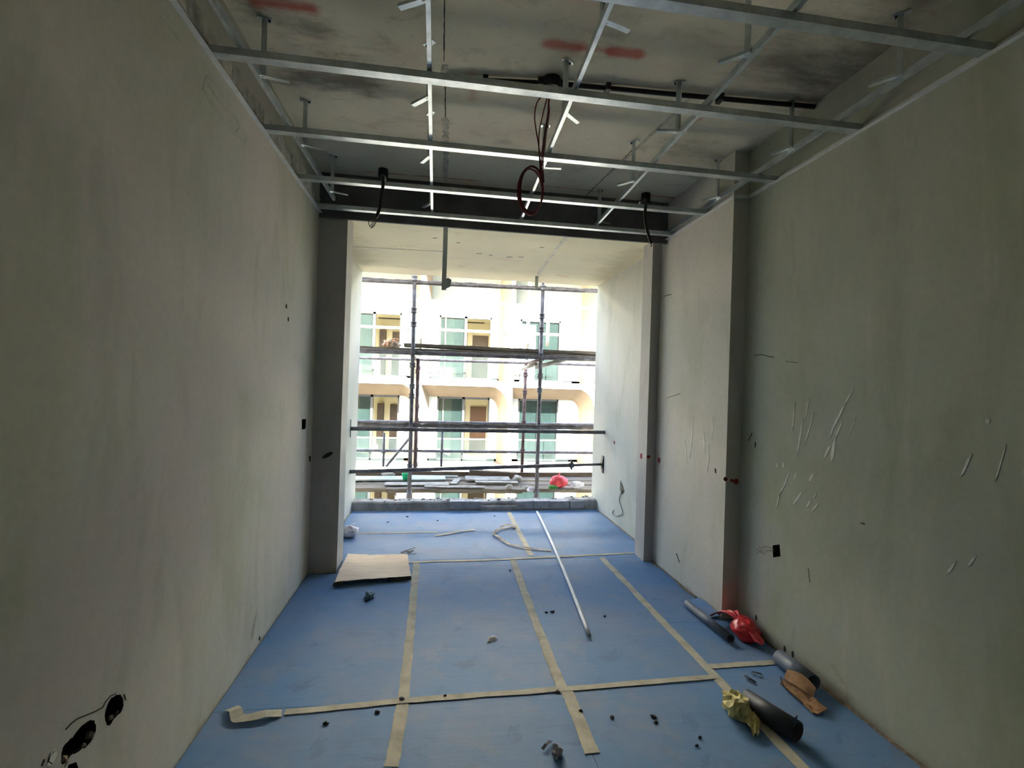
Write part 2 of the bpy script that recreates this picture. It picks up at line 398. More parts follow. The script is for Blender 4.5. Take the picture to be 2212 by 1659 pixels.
for u, v, w_ in ((1035, 548, .05), (1060, 552, .03), (1100, 556, .06), (1125, 556, .05), (940, 515, .04), (990, 525, .03), (1170, 535, .04)):
    p = P(2, ZS, u, v); part('pock', ragged(((p.x - w_/2, p.y), (p.x + w_/2, p.y - .02)), .01, ZS + .0005, .001, 8), M['crack'], ce)

# plaster ledge where the wall coat stops above the metal angle, left wall
mb = MB(); n = 60
for i in range(n):
    y0 = .6 + i * (3.24 / n); h = 2.80 + .02 * mnoise.noise(Vector((y0 * 5, 0, 0))) + .012 * random.random()
    mb.box((XL, y0, 2.73), (XL + .006 + .003 * random.random(), y0 + 3.24 / n, h))
part('plaster_edge', mb, M['filler'], wl_)

# sockets and broken-out cavities
def chaikin(pts, n=2):
    """round off a traced outline (small square boxes stay square)"""
    if len(pts) < 5: return pts
    for _ in range(n):
        pts = [q for i in range(len(pts)) for q in (pts[i].lerp(pts[(i+1) % len(pts)], .25), pts[i].lerp(pts[(i+1) % len(pts)], .75))]
    return [p + Vector((0, 1, 1)) * .002 * random.uniform(-1, 1) for p in pts]
def pit(ax, val, px, depth, sgn):
    """outline traced on a wall plane, pushed into the wall"""
    pts = chaikin([P(ax, val, u, v) for u, v in px])
    d = Vector((0, 0, 0)); d[ax] = sgn * depth
    e = Vector((0, 0, 0)); e[ax] = -sgn * .02
    return MB().prism([p + e for p in pts], d - e), pts
lw = [[(245,1502),(262,1500),(268,1520),(262,1540),(246,1552),(238,1568),(228,1566),(226,1546),(232,1520)],
      [(200,1552),(209,1562),(207,1585),(190,1612),(170,1622),(150,1634),(142,1650),(130,1652),(133,1622),(140,1606),(160,1590),(170,1572)],
      [(148,1652),(165,1646),(172,1668),(140,1680)],
      [(652,906),(661,905),(660,926),(652,928)], [(668,985),(671,985),(671,997),(668,997)]]
cut(wl_, [pit(0, XL, o, .07, -1)[0] for o in lw])
rw = [[(1669,1178),(1684,1176),(1686,1202),(1670,1204)]]
cut(wr_, [pit(0, XR, o, .06, 1)[0] for o in rw])
for o, (w_, ax, val, sg) in [(q, (wl_, 0, XL, -1)) for q in lw] + [(q, (wr_, 0, XR, 1)) for q in rw[:1]]:
    pts = [P(ax, val, u, v) for u, v in o]; c = sum(pts, Vector()) / len(pts)
    part('cavity_lining', MB().prism([c + (p - c) * 1.06 + Vector((sg * .004, 0, 0)) * 0 + Vector((sg * .035, 0, 0)) for p in pts], (sg * .03, 0, 0)), M['hole'], w_)
    if o in lw[:3]:
        for k in range(9):                                     # rubble crumbs on the lower lip
            a = random.choice(pts); b = c + (a - c) * .9
            if a.z > c.z: continue
            r = .006 + .008 * random.random()
            mb = MB(); ico = bmesh.new(); bmesh.ops.create_icosphere(ico, subdivisions=1, radius=r)
            mb.add([v.co * (.7 + .6 * random.random()) + b + Vector((sg * .01, 0, 0)) for v in ico.verts], [[v.index for v in f.verts] for f in ico.faces]); ico.free()
            part('rubble', mb, M['dirt'], w_)
# chipped rim strokes round the cavity
for pl_ in ([(250,1498),(238,1504),(228,1516),(222,1528),(205,1537),(185,1545),(168,1552),(155,1562),(142,1576)], [(268,1500),(272,1512)], [(118,1622),(108,1632),(104,1645),(112,1650)], [(96,1640),(90,1655)]):
    part('chipped_line', MB().tube([P(0, XL + .001, u, v) for u, v in pl_], .0018, 5), M['crack'], wl_)
part('paint_flake', MB().prism([P(0, XL, u, v) for u, v in ((108,1626),(118,1616),(122,1628),(112,1652),(100,1655))], (.002, 0, 0)), M['putty'], wl_)
# pencil-thin scribbles high on the left wall
for pts in ([(437,195),(440,180),(447,166),(455,170),(470,195),(485,218),(494,230),(488,240),(478,230),(465,210),(450,185)],
            [(440,195),(450,215),(462,235),(478,258),(492,276),(508,296),(520,308)], [(490,235),(505,250),(515,262),(518,275),(508,285),(520,280),(530,295),(540,298),(532,302),(531,315)],
            [(494,262),(505,258),(512,268),(516,275)], [(345,40),(350,34),(358,42),(372,60),(386,74),(390,96),(380,90),(362,66),(348,50)]):
    part('scribble_line', MB().tube([P(0, XL + .0006, u, v) for u, v in pts], .0008, 4), M['string'], wl_)
# damp streak and nicks, left wall
for u, v in ((1696, 1402), (1713, 1413), (1634, 1334)):
    p = P(0, XR, u, v); part('nick', MB().prism([p + Vector((0, a_, b_)) for a_, b_ in ((-.006, .002), (.002, .016), (.010, .006), (.006, -.014), (-.002, -.018))], (-.003, 0, 0)), M['crack'], wr_)
for u, v in ((618, 662), (622, 690), (560, 1380)):
    p = P(0, XL, u, v); part('nick', MB().prism([p + Vector((0, a, b)) for a, b in ((-.008, 0), (0, .014), (.007, .004), (.004, -.012))], (.004, 0, 0)), M['crack'], wl_)
pd = P(1, 3.87, 708, 983)
part('smudge', MB().prism([pd + Vector((.035 * cos(a) + .012 * sin(a), 0, .022 * sin(a) + .012 * cos(a))) for a in [i * pi / 6 for i in range(12)]], (0, -.0108, 0)), M['crack'], wl_, 'dark smudge on the pier')

# putty smears and cracks, right wall
sm = [((1845,838),(1826,872),.010),((1826,872),(1800,925),.014),((1808,900),(1793,945),.012),((1822,905),(1805,945),.010),((1806,945),(1796,998),.022),((1796,962),(1780,990),.016),
      ((1760,890),(1738,960),.008),((1735,905),(1722,985),.010),((1718,870),(1712,930),.009),((1748,860),(1740,905),.006),((1850,900),(1836,940),.006),
      ((1690,995),(1694,1012),.014),((1678,1000),(1680,1010),.010),((1758,1022),(1748,1040),.018),((1722,1020),(1716,1036),.012),((1708,1015),(1694,1050),.010),((1700,1040),(1685,1065),.008),
      ((1735,1060),(1712,1092),.012),((1684,1070),(1678,1098),.008),((1764,1065),(1758,1078),.009),((1770,1085),(1752,1108),.008),((1752,1080),(1742,1098),.010),
      ((2100,980),(2076,1030),.010),((2138,905),(2132,915),.016),((2175,960),(2150,1040),.006),((2066,1212),(2046,1240),.010),((2110,1200),(2090,1225),.008)]
for i, (a, b, w) in enumerate(sm):
    A = P(0, XR, *a); B = P(0, XR, *b); d = B - A; q = Vector((0, -d.z, d.y)).normalized() * w * .5
    pts = [A, A + d * .3 + q * (.5 + random.random()), A + d * .75 + q, B, A + d * .8 - q * .8, A + d * .4 - q * (.4 + .6 * random.random())]
    part('putty_smear', MB().prism(pts, (-.0015, 0, 0)), M['putty'], wr_)
for pts, w in (([(1630,768),(1645,766),(1660,770),(1672,772)], .0022), ([(1697,780),(1722,784)], .0015), ([(1746,1228),(1749,1258)], .0016), ([(1625,935),(1617,952)], .003), ([(1632,955),(1631,966)], .003), ([(1860,1130),(1868,1132)], .003)):
    part('crack', MB().tube([P(0, XR - .0005, u, v) for u, v in pts], w, 5), M['crack'], wr_)
for pts, w in (([(1434,640),(1450,636)], .003), ([(1461,1195),(1468,1215)], .004), ([(1545,1012),(1546,1022)], .004), ([(1440,860),(1470,850)], .002)):
    part('crack', MB().tube([P(0, XR1 - .0005, u, v) for u, v in pts], w, 5), M['crack'], wr_)
for a, b, w in (((1520,930),(1522,980),.012),((1532,960),(1528,1020),.01),((1498,900),(1490,990),.01),((1480,950),(1484,1000),.008),((1540,900),(1538,950),.009)):
    A = P(0, XR1, *a); B = P(0, XR1, *b); d = B - A; q = Vector((0, w, 0))
    part('putty_smear', MB().prism([A, A + d * .4 + q, B, A + d * .6 - q], (-.0015, 0, 0)), M['putty'], wr_)
def dot(p, n, r):
    n = Vector(n); a = n.orthogonal().normalized(); b = n.cross(a)
    part('paint_dot', MB().prism([p + (a * cos(t) + b * sin(t)) * r * (.85 + .3 * random.random()) for t in [i * pi / 6 for i in range(12)]], n * .0012), M['redpaint'], wr_, 'red paint dot')
dot(P(1, YP1, 1567, 1035), (0, -1, 0), .014); dot(P(1, YP1, 1581, 1038), (0, -1, 0), .012); dot(P(1, YP1, 1590, 1040), (0, -1, 0), .018)
dot(P(1, 3.95, 1401, 987), (0, -1, 0), .016); dot(P(0, XR1, 1424, 994), (-1, 0, 0), .024); dot(P(0, 1.748, 1385, 985), (-1, 0, 0), .024); dot(P(0, 1.905, 1327, 956), (-1, 0, 0), .022)

# metal wall angles that carry the ceiling grid
def angle(pts, s):
    """L section along a wall, pts in plan, s = side the ledge points to per segment"""
    mb = MB()
    for (a, b), n in zip(zip(pts, pts[1:]), s):
        a, b, n = Vector((*a, 0)), Vector((*b, 0)), Vector((*n, 0))
        z = Vector((0, 0, 1))
        mb.prism([a + z*2.695, a + n*.024 + z*2.695, a + n*.024 + z*2.697, a + n*.0015 + z*2.697, a + n*.0015 + z*2.722, a + z*2.722], b - a)
    return mb
t1 = struct('trim_1', angle([(XL, YB), (XL, 3.85)], [(1, 0)]), M['trim'])
t2 = struct('trim_2', angle([(XR, YB), (XR, YP1), (XR1, YP1), (XR1, 3.85)], [(-1, 0), (0, -1), (-1, 0)]), M['trim'])

# cement kerb at the balcony edge, with bedded blocks
mb = MB()
def kerbtop(x): return .096 + .012 * mnoise.noise(Vector((x * 3, 1, 0))) + .006 * mnoise.noise(Vector((x * 14, 2, 0))) + (.018 if x > 1.55 else 0)
n = 90
prof = []
for i in range(n + 1):
    x = -.93 + 2.835 * i / n; zt = kerbtop(x); yf = 5.69 + .006 * mnoise.noise(Vector((x * 6, 5, 0)))
    prof.append([(x, yf - .012, -.004), (x, yf, zt - .014), (x, yf + .018, zt), (x, 5.85, zt + .01 * mnoise.noise(Vector((x * 9, 7, 0)))), (x, 5.9, -.004)])
mb.add([p for r in prof for p in r], [(i*5+k, i*5+k+1, i*5+k+6, i*5+k+5) for i in range(n) for k in range(4)] + [(0,1,2,3,4), tuple(n*5+k for k in range(5))])
kerb = struct('trim_3', mb, M['kerb'])
for a, b in ((.16, .33), (.35, .52), (.93, 1.13), (1.14, 1.33), (1.34, 1.56), (1.575, 1.74)):
    part('block', MB().prism([(a, 5.668, .018), (b, 5.668, .018), (b, 5.672, .098 + .008 * random.random()), (a, 5.672, .098 + .006 * random.random())], (0, .1, 0)), M['block'], kerb)
mb = MB().grid(lambda u, v: (.51 + .42 * u, 5.645 + .08 * v, (.052 + .008 * mnoise.noise(Vector((u * 8, v * 3, 0)))) * (1 - .0 * v)), 20, 3, .055)
part('cement_lump', mb, M['kerb'], kerb)
for i in range(46):                                             # crumbs of mortar on the kerb
    x = random.uniform(-.85, 1.85); r = random.uniform(.006, .018); y = random.uniform(5.72, 5.86)
    ico = bmesh.new(); bmesh.ops.create_icosphere(ico, subdivisions=1, radius=r); mb = MB()
    mb.add([Vector((v.co.x * 1.6, v.co.y * 1.2, v.co.z * .7)) * (.7 + .6 * random.random()) + Vector((x, y, kerbtop(x) + r * .4)) for v in ico.verts], [[v.index for v in f.verts] for f in ico.faces]); ico.free()
    part('mortar_crumb', mb, random.choice((M['kerb'], M['stone'], M['mortar'], M['block'])), kerb)
struct('wall_outer_right', MB().box((2.131, 5.5, -9), (14, 5.9, 3.08)), M['facade'])
struct('wall_outer_left', MB().box((-14, 5.5, -9), (-1.131, 5.9, 3.08)), M['facade'])
struct('wall_outer_below', MB().box((-1.13, 5.6, -9), (2.13, 5.9, -.251)), M['facade'])
struct('ground', MB().box((-40, 6.2, -9.2), (40, 60, -9)), M['ground'])

# ---------------------------------------------------------------- blue floor sheets and tape
def sheet(x0, x1, y0, y1, label):
    def fn(u, v):
        x = x0 + (x1 - x0) * u; y = y0 + (y1 - y0) * v
        e = min(u, 1 - u, v, 1 - v)
        return (x, y, .0012 * mnoise.noise(Vector((x * 3, y * 3, 1))) * min(1, e * 8) - .0006)
    o = solo('floor_sheet', MB().grid(fn, 14, 14, .0035), M['sheet'], label, 'floor sheet', 'blue foam floor sheets')
    return o
g = .0015
cX = [-.925, -.13, .645, 1.43, 1.925]
lab = [('blue foam sheet along the left wall, nearest the camera', 'blue foam sheet nearest the camera, left of the centre tape strip', 'blue foam sheet nearest the camera, right of the centre tape strip', 'narrow blue foam sheet nearest the camera under the short grey pipe'),
       ('blue foam sheet under the flat cardboard along the left wall', 'middle blue foam sheet with a single white paper scrap', 'middle blue foam sheet under the near half of the white pipe', 'narrow blue foam sheet by the right wall under the red bag')]
for r, (y0, y1) in enumerate(((-2.5, 2.29), (2.29, 4.06))):
    for c in range(4):
        a, b = y0, y1
        if c == 3: a, b = (y0, 2.415) if r == 0 else (2.415, 2.90)
        sheet(cX[c] + g, cX[c+1] - g, a + g, (b if not (c == 0 and r) else 3.84) - g, lab[r][c])
sheet(1.43 + g, 1.825, 2.90 + g, 4.06, 'blue foam sheet strip between the two right-hand piers')
sheet(-.72, -.13 - g, 3.84 + g, 4.10, 'small blue foam sheet beside the left pier beyond the cardboard')
sheet(-.925, .825 - g, 4.10 + g, 4.85 - g, 'blue balcony foam sheet with the white knotted bag at its left')
sheet(-.925, .825 - g, 4.85 + g, 5.675, 'blue balcony foam sheet along the left half of the kerb')
sheet(.825 + g, 1.90, 4.062 + g, 5.675, 'blue balcony foam sheet under the far end of the white pipe')
sheet(-.125, .82, 4.061 + g, 4.097, 'thin blue foam strip at the balcony line, left half')

def strip(pts, w, z=.0006, wob=.004, th=.0011, seg=40):
    """flat tape along a polyline; points may carry a height"""
    pts = [Vector(p if len(p) == 3 else (*p, 0)) for p in pts]
    L = [0]
    for a, b in zip(pts, pts[1:]): L.append(L[-1] + (b - a).length)
    def at(s):
        for i in range(len(pts) - 1):
            if s <= L[i+1] + 1e-9: return pts[i].lerp(pts[i+1], (s - L[i]) / (L[i+1] - L[i]))
        return pts[-1]
    C = [at(L[-1] * i / seg) for i in range(seg + 1)]
    mb = MB(); vs = []
    for i, c in enumerate(C):
        d = (C[min(i+1, seg)] - C[max(i-1, 0)]); q = Vector((-d.y, d.x, 0)).normalized() * w / 2
        o = q.normalized() * wob * mnoise.noise(c * 6); e = 1 + .12 * mnoise.noise(c * 23) + .06 * random.uniform(-1, 1)
        for p in (c + o + q * e, c + o - q * e): vs += [(p.x, p.y, z + th + c.z), (p.x, p.y, z + c.z)]
    fs = []
    for i in range(seg):
        a, b = i * 4, i * 4 + 4
        fs += [(a, a+2, b+2, b), (a+1, b+1, b+3, a+3), (a, b, b+1, a+1), (a+2, a+3, b+3, b+2)]
    fs += [(0, 1, 3, 2), (seg*4, seg*4+2, seg*4+3, seg*4+1)]
    return mb.add(vs, fs)
TG = 'tape strips on the blue floor'
def tape(pts, w, label, z=.0006, mt='tape'): return solo('tape_strip', strip(pts, w, z), M[mt], label, 'tape', TG)
tape([(-.14, 4.07), (-.125, 3.1), (-.118, 2.30)], .05, 'cream tape running toward the balcony beside the cardboard')
tape([(-.118, 2.30), (-.13, 1.95), (-.137, 1.90)], .055, 'short cream tape piece at the bottom edge, left of centre')
tape([(.648, 4.05), (.632, 3.2), (.628, 2.27)], .052, 'cream tape down the centre of the floor, left of the white pipe')
tape([(.645, 2.30), (.646, 1.885)], .058, 'short wide tape piece with a cut end near the camera', .0018)
tape([(1.42, 4.06), (1.435, 2.4), (1.45, 1.3)], .05, 'long cream tape on the right passing under the yellow paper')
tape([(-.22, 4.045), (.5, 4.06), (1.745, 4.155)], .035, 'cream tape across the floor where the balcony begins', .0018)
tape([(-.62, 2.255), (-.12, 2.285), (.65, 2.30), (1.425, 2.325)], .038, 'long cream tape crossing the whole near floor', .003)
tape([(1.455, 2.416), (1.84, 2.42)], .042, 'short cross tape at right ending at the grey pipe', .0018)
tape([(.829, 5.6), (.82, 4.14)], .05, 'dirty cream tape running down the middle of the balcony')
tape([(-.74, 4.846), (.03, 4.845)], .03, 'thin tape across the balcony floor, left half')
solo('loose_tape', strip([(0.0, 4.72, .003), (.12, 4.77, .006), (.25, 4.84, .012), (.39, 4.9, .004)], .035, .0008), M['tape'], 'loose flat tape end lying on the balcony floor', 'tape')
solo('peeled_tape', strip([(-.86, 2.30, .004), (-.83, 2.26, .022), (-.80, 2.215, .010), (-.75, 2.22, .012), (-.69, 2.235, .016), (-.63, 2.25, .003)], .05, .001, .012), M['tape'], 'peeled curling tape end near the left wall', 'tape')
solo('tape_ribbon', strip([(.75, 4.97, .006), (.62, 4.86, .02), (.557, 4.746, .012), (.60, 4.58, .018), (.671, 4.424, .010), (.78, 4.33, .016), (.90, 4.28, .008), (1.02, 4.25, .006)], .03, .001, .012), M['tape_edge'], 'crumpled tape ribbon winding across the balcony floor', 'tape')
solo('tape_wad', strip([(.66, 4.98, .006), (.74, 5.0, .025), (.80, 4.96, .010), (.76, 4.92, .02)], .04, .001, .02), M['tape_edge'], 'small crumpled tape wad beside the balcony tape', 'tape')

# ---------------------------------------------------------------- suspended ceiling grid
def channel(a, b, w, h, t=.0012, lip=0):
    """U channel, open at the top, from a to b (bottom centre line)"""
    a, b = Vector(a), Vector(b); d = (b - a).normalized(); q = Vector((-d.y, d.x, 0)).normalized(); z = Vector((0, 0, 1))
    o = [(-w/2, 0), (w/2, 0), (w/2, h), (w/2 - t - lip, h), (w/2 - t - lip, h - t), (w/2 - t, h - t), (w/2 - t, t), (-w/2 + t, t), (-w/2 + t, h - t), (-w/2 + t + lip, h - t), (-w/2 + t + lip, h), (-w/2, h)]
    if not lip: o = [(-w/2, 0), (w/2, 0), (w/2, h), (w/2 - t, h), (w/2 - t, t), (-w/2 + t, t), (-w/2 + t, h), (-w/2, h)]
    return MB().prism([a + q * x + z * y for x, y in o], b - a)
BAR = 'ceiling cross bars'
for y, x1, lb in ((1.512, XR - .002, 'galvanised ceiling cross bar nearest the camera, top right'), (2.068, XR - .002, 'galvanised ceiling cross bar just in front of the hanging red cable'),
                  (2.652, XR - .002, 'galvanised ceiling cross bar directly behind the red cable coil'), (3.248, XR1 - .002, 'galvanised ceiling cross bar second from the beam'),
                  (3.752, XR1 - .002, 'galvanised ceiling cross bar closest to the beam')):
    solo('ceiling_cross_bar', channel((XL + .002, y, 2.698), (x1, y, 2.698), .044, .028, lip=.006), M['galv'], lb, 'ceiling bar', BAR)
RUN = 'ceiling runner channels'
runners = [((-.822, 1.2), (-.785, 3.66), 'ceiling runner channel along the left wall'), ((-.074, 1.2), (-.096, 3.78), 'ceiling runner channel left of the red cable'),
           ((.515, 1.2), (.585, 3.80), 'ceiling runner channel passing beside the red cable coil'), ((1.125, 1.1), (1.185, 3.78), 'ceiling runner channel between coil and right wall'),
           ((1.81, 1.0), (1.80, 3.80), 'ceiling runner channel along the right wall')]
def RX(i, y):
    a, b, _ = runners[i]; return a[0] + (b[0] - a[0]) * (y - a[1]) / (b[1] - a[1])
for a, b, lb in runners:
    a = Vector((*a, 2.7275)); b = Vector((*b, 2.7275)); d = (b - a) / (b.y - a.y); a = a - d * (a.y + 1.0)
    o = solo('ceiling_runner', channel(a, b, .017, .03), M['galv'], lb, 'ceiling bar', RUN)
# hangers: strap from slab to runner with a bent-out foot
def hanger_proto():
    e = thing('ceiling_hanger', 'x', 'hanger', (0, 0, 0), 'ceiling hangers')
    part('strap', MB().prism([(-.011, 0, .012), (.011, 0, .012), (.011, .0015, .012), (-.0095, .0015, .012), (-.0095, .018, .012), (-.011, .018, .012)], (0, 0, .252)), M['galv'], e)
    part('foot', MB().box((-.011, -.012, .014), (.105, .010, .0155)).box((-.011, .0088, .0155), (.105, .010, .026)), M['galv'], e)
    part('top_plate', MB().box((-.03, -.014, .2625), (.03, .014, .2645)), M['galv'], e)
    mb = MB().tube([(.018, 0, .256), (.018, 0, .264)], .006, 6); part('screw', mb, M['black'], e)
    return e
hp = hanger_proto(); first = True
hl = [(0, 2.26, 12, 'hanger on the left-wall runner behind the second cross bar'), (0, 2.88, 15, 'hanger on the left-wall runner above the damp stain'), (0, 3.55, 20, 'hanger on the left-wall runner nearest the beam'),
      (1, 1.70, 150, 'hanger at the top edge left of centre'), (1, 2.28, 133, 'bright-footed hanger left of the red cable'), (1, 2.87, 117, 'hanger left of the coil between the middle bars'), (1, 3.63, 123, 'hanger left of the coil nearest the beam'),
      (2, 1.68, 17, 'hanger beside the red paint stroke at the top'), (2, 2.28, 42, 'bright-footed hanger right of the red cable'), (2, 2.87, -5, 'hanger just right of the cable coil'),
      (3, 1.74, 135, 'dark wide hanger under the nearest cross bar, right'), (3, 2.33, 170, 'dark hanger right of centre between bars two and three'), (3, 2.94, 132, 'dark hanger right of centre behind the third bar'), (3, 3.70, 20, 'dark hanger by the beam, right of centre'),
      (4, 1.74, 125, 'hanger in the dark upper right corner'), (4, 2.36, 118, 'hanger on the right-wall runner behind the second bar'), (4, 3.05, 120, 'hanger on the right-wall runner above the near pier')]
for i, y, an, lb in hl:
    o = hp if first else copy_tree(hp); first = False
    s = 1 if abs(an) < 90 else -1
    o.location = (RX(i, y) + s * .009 + .002 * s, y, 2.7335); o.rotation_euler = (0, 0, radians(an)); o['label'] = lb

# ---------------------------------------------------------------- electrics under the slab
cb = thing('ceiling_conduit', 'black conduit run across the slab behind the second cross bar', 'conduit', (.9, 2.42, 2.95))
part('pipe', MB().tube([(.0, 2.50, 2.982), (.44, 2.445, 2.982)], .0125, 12), M['black'], cb)
part('pipe', MB().tube([(.58, 2.43, 2.982), (1.2, 2.40, 2.982), (1.925, 2.36, 2.982)], .0125, 12), M['black'], cb)
jb = part('junction_box', MB().tube([(.51, 2.425, 2.945), (.51, 2.425, 2.998)], .045, 18), M['black'], cb)
part('lug', MB().tube([(.44, 2.425, 2.982), (.58, 2.425, 2.982)], .017, 12), M['black'], jb)
for x, y in ((.18, 2.478), (.80, 2.419), (1.4, 2.389)):
    part('clip', MB().box((x - .012, y - .024, 2.964), (x + .012, y + .024, 2.999)), M['black'], cb)
def wire(pts, r, n=6):
    """smooth curve through points (Catmull-Rom)"""
    p = [Vector(q) for q in pts]; out = []
    for i in range(len(p) - 1):
        a = p[max(i-1, 0)]; b = p[i]; c = p[i+1]; d = p[min(i+2, len(p)-1)]
        for k in range(n):
            t = k / n
            out.append(.5 * ((2*b) + (c - a) * t + (2*a - 5*b + 4*c - d) * t*t + (3*b - a - 3*c + d) * t**3))
    out.append(p[-1]); return MB().tube(out, r, 7)
rc = thing('red_cable_coil', 'dark red cable coil hanging from the ceiling junction box', 'cable', (.43, 2.43, 2.30))
top = Vector((.51, 2.43, 2.945))
for k, (px, off) in enumerate((([(1162,218),(1155,250),(1158,280),(1163,310),(1167,345),(1170,390)], 0), ([(1180,218),(1172,250),(1165,285),(1164,320),(1166,350),(1168,392)], .006), ([(1185,218),(1184,240),(1177,285),(1171,330),(1170,360),(1173,392)], -.006), ([(1186,218),(1186,245),(1180,285),(1174,330),(1173,360),(1175,395)], -.01))):
    pts = [top + Vector((-.008 + .005 * k, 0, 0))] + [P(1, 2.43 + off, u, v) for u, v in px]
    part('wire', wire(pts, .0032), M['red_wire'], rc)
cx, cz = (P(1, 2.43, 1146, 412)).x, (P(1, 2.43, 1146, 412)).z
for k in range(9):
    rx = .062 + .012 * random.uniform(-1, 1) * .9; rz = .118 + .007 * random.uniform(-1, 1)
    pts = []
    for i in range(25):
        th = 2 * pi * i / 24
        sx = 1 if cos(th) < 0 else 1 - .0
        x = cx + rx * cos(th) * (1.0 if cos(th) < 0 else .98); z = cz + rz * sin(th)
        tight = max(0, cos(th))
        x += -(rx - .064) * tight
        pts.append((x, 2.43 + .010 * sin(th * 2 + k) + .0036 * (k - 4), z))
    part('loop', wire(pts, .0032, 3), M['red_wire'], rc)

def drop(box, px, Y, label, tip):
    b = Vector(box); e = thing('conduit_drop', label, 'conduit', (b.x, b.y, 2.4), 'conduit drops by the beam')
    part('ceiling_box', MB().tube([b + Vector((0, 0, -.05)), b], .036, 16), M['black'], e)
    part('collar', MB().tube([b + Vector((0, -.01, -.075)), b + Vector((0, -.01, -.045))], .014, 12), M['scrap_white'], e)
    pts = [b + Vector((0, -.01, -.05)), b + Vector((.01, -.12, -.13)), Vector((P(1, Y, *px[0]).x, Y + .10, 2.765)), Vector((P(1, Y, *px[0]).x, Y + .02, 2.755))] + [P(1, Y - .015, u, v) for u, v in px]
    part('hose', wire(pts, .0105), M['black'], e)
    endp = P(1, Y - .015, *px[-1])
    for k, t in enumerate(tip):
        part('wire', wire([endp] + [P(1, Y - .015 + .004 * k, u, v) for u, v in t], .0024), M['wire_dark'], e)
drop((-.456, 3.70, 2.999), [(827,404),(823,425),(820,450),(812,470)], 3.2, 'black hose drop with bare wires, left of the beam opening', [[(806,478),(800,490)], [(808,482),(802,492)], [(812,480),(806,490),(800,493)], [(797,478),(799,490)]])
drop((1.567, 3.705, 2.999), [(1395,440),(1393,465),(1396,490),(1402,512),(1407,526)], 3.2, 'black hose drop in front of the right pier', [[(1408,532)], [(1406,534)]])

# flat metal hangers left below the balcony soffit
e = thing('metal_hanger_strip', 'long flat metal strip hanging from the beam over the balcony', 'hanger', (.014, 4.03, 2.2))
a = P(1, 4.03, 963, 486); b = P(1, 4.03, 961, 627)
part('strip', MB().box((a.x - .018, 4.03, b.z), (a.x + .018, 4.034, 2.714)).box((a.x + .016, 4.03, b.z), (a.x + .0185, 4.05, 2.714)), M['galv'], e)
part('bracket', MB().prism([(a.x + .0, 4.026, b.z - .0), (a.x + .05, 4.026, b.z + .03), (a.x + .06, 4.026, b.z + .085), (a.x + .03, 4.026, b.z + .105), (a.x - .016, 4.026, b.z + .05)], (0, -.003, 0)), M['galv'], e)
p = P(2, ZS, 1160, 597)
solo('metal_hanger_stub', MB().box((p.x - .02, p.y, ZS - .15), (p.x + .016, p.y + .003, ZS)).box((p.x - .02, p.y, ZS - .004), (p.x + .016, p.y + .04, ZS)), M['galv'], 'short metal stub at the outer edge of the balcony soffit', 'hanger')
# loose bright offcuts resting on the grid ledges
# wires from wall boxes
e = thing('socket_wires', 'thin bare wires sticking out of the right wall socket', 'wire', P(0, XR, 1655, 1205))
for px in ([(1672,1186),(1655,1180),(1640,1184),(1632,1190)], [(1672,1190),(1655,1189),(1640,1193),(1633,1197)], [(1672,1188),(1655,1182),(1643,1190),(1652,1199)], [(1672,1192),(1660,1190),(1648,1195),(1637,1188)]):
    part('wire', wire([P(0, XR + .02, *px[0])] + [P(0, XR - .01 - .012 * k, u, v) for k, (u, v) in enumerate(px)], .0011), M['copper'], e)
e = thing('wall_cable', 'curled grey cable hanging from a broken socket on the balcony wall', 'cable', P(0, 1.9, 1335, 1115))
part('socket', MB().prism([P(0, 1.905, u, v) for u, v in ((1341,1040),(1345,1048),(1349,1062),(1344,1068),(1340,1058))], (-.004, 0, 0)), M['black'], e)
part('wire', wire([P(0, 1.895, u, v) for u, v in ((1344,1060),(1339,1072),(1338,1082),(1342,1095),(1345,1108),(1340,1113),(1332,1115),(1325,1113),(1323,1107),(1326,1102))], .0042), M['steel'], e)
part('wire', wire([P(0, 1.895, u, v) for u, v in ((1340,1048),(1341,1038))], .003), M['steel'], e)

# ---------------------------------------------------------------- things on the floor
def ico(r, sub, fn):
    b = bmesh.new(); bmesh.ops.create_icosphere(b, subdivisions=sub, radius=1)
    mb = MB().add([fn(v.co.copy()) for v in b.verts], [[v.index for v in f.verts] for f in b.faces]); b.free(); mb.smooth = True; return mb
def crumple(c, size, amp=.3, freq=2.2, seed=0, sub=4, floor=0.0, sharp=True):
    c = Vector(c); o = Vector((seed * 7.3, seed * 3.1, seed))
    def fn(p):
        n = mnoise.noise(p * freq + o); n2 = abs(mnoise.noise(p * freq * 2.3 + o)); n3 = abs(mnoise.noise(p * freq * 5 + o))
        s = 1 + amp * n - amp * .9 * n2 - amp * .4 * n3
        q = Vector((p.x * size[0], p.y * size[1], p.z * size[2])) * s + c
        q.z = max(q.z, floor); return q
    return ico(1, sub, fn)
def fan(c, tip, w, n=7, lift=.02, seed=0):
    """pleated gathered end of a bag from c spreading to tip"""
    c = Vector(c); tip = Vector(tip); d = tip - c; q = Vector((-d.y, d.x, 0)).normalized()
    def fn(u, v):
        s = (u - .5) * w * (.25 + v); z = lift * sin(u * pi * n) * .25 * v + lift * sin(pi * v) 
        return c + d * v * (1 - .25 * abs(u - .5)) + q * s + Vector((0, 0, z))
    return MB().grid(fn, 18, 6, .001)

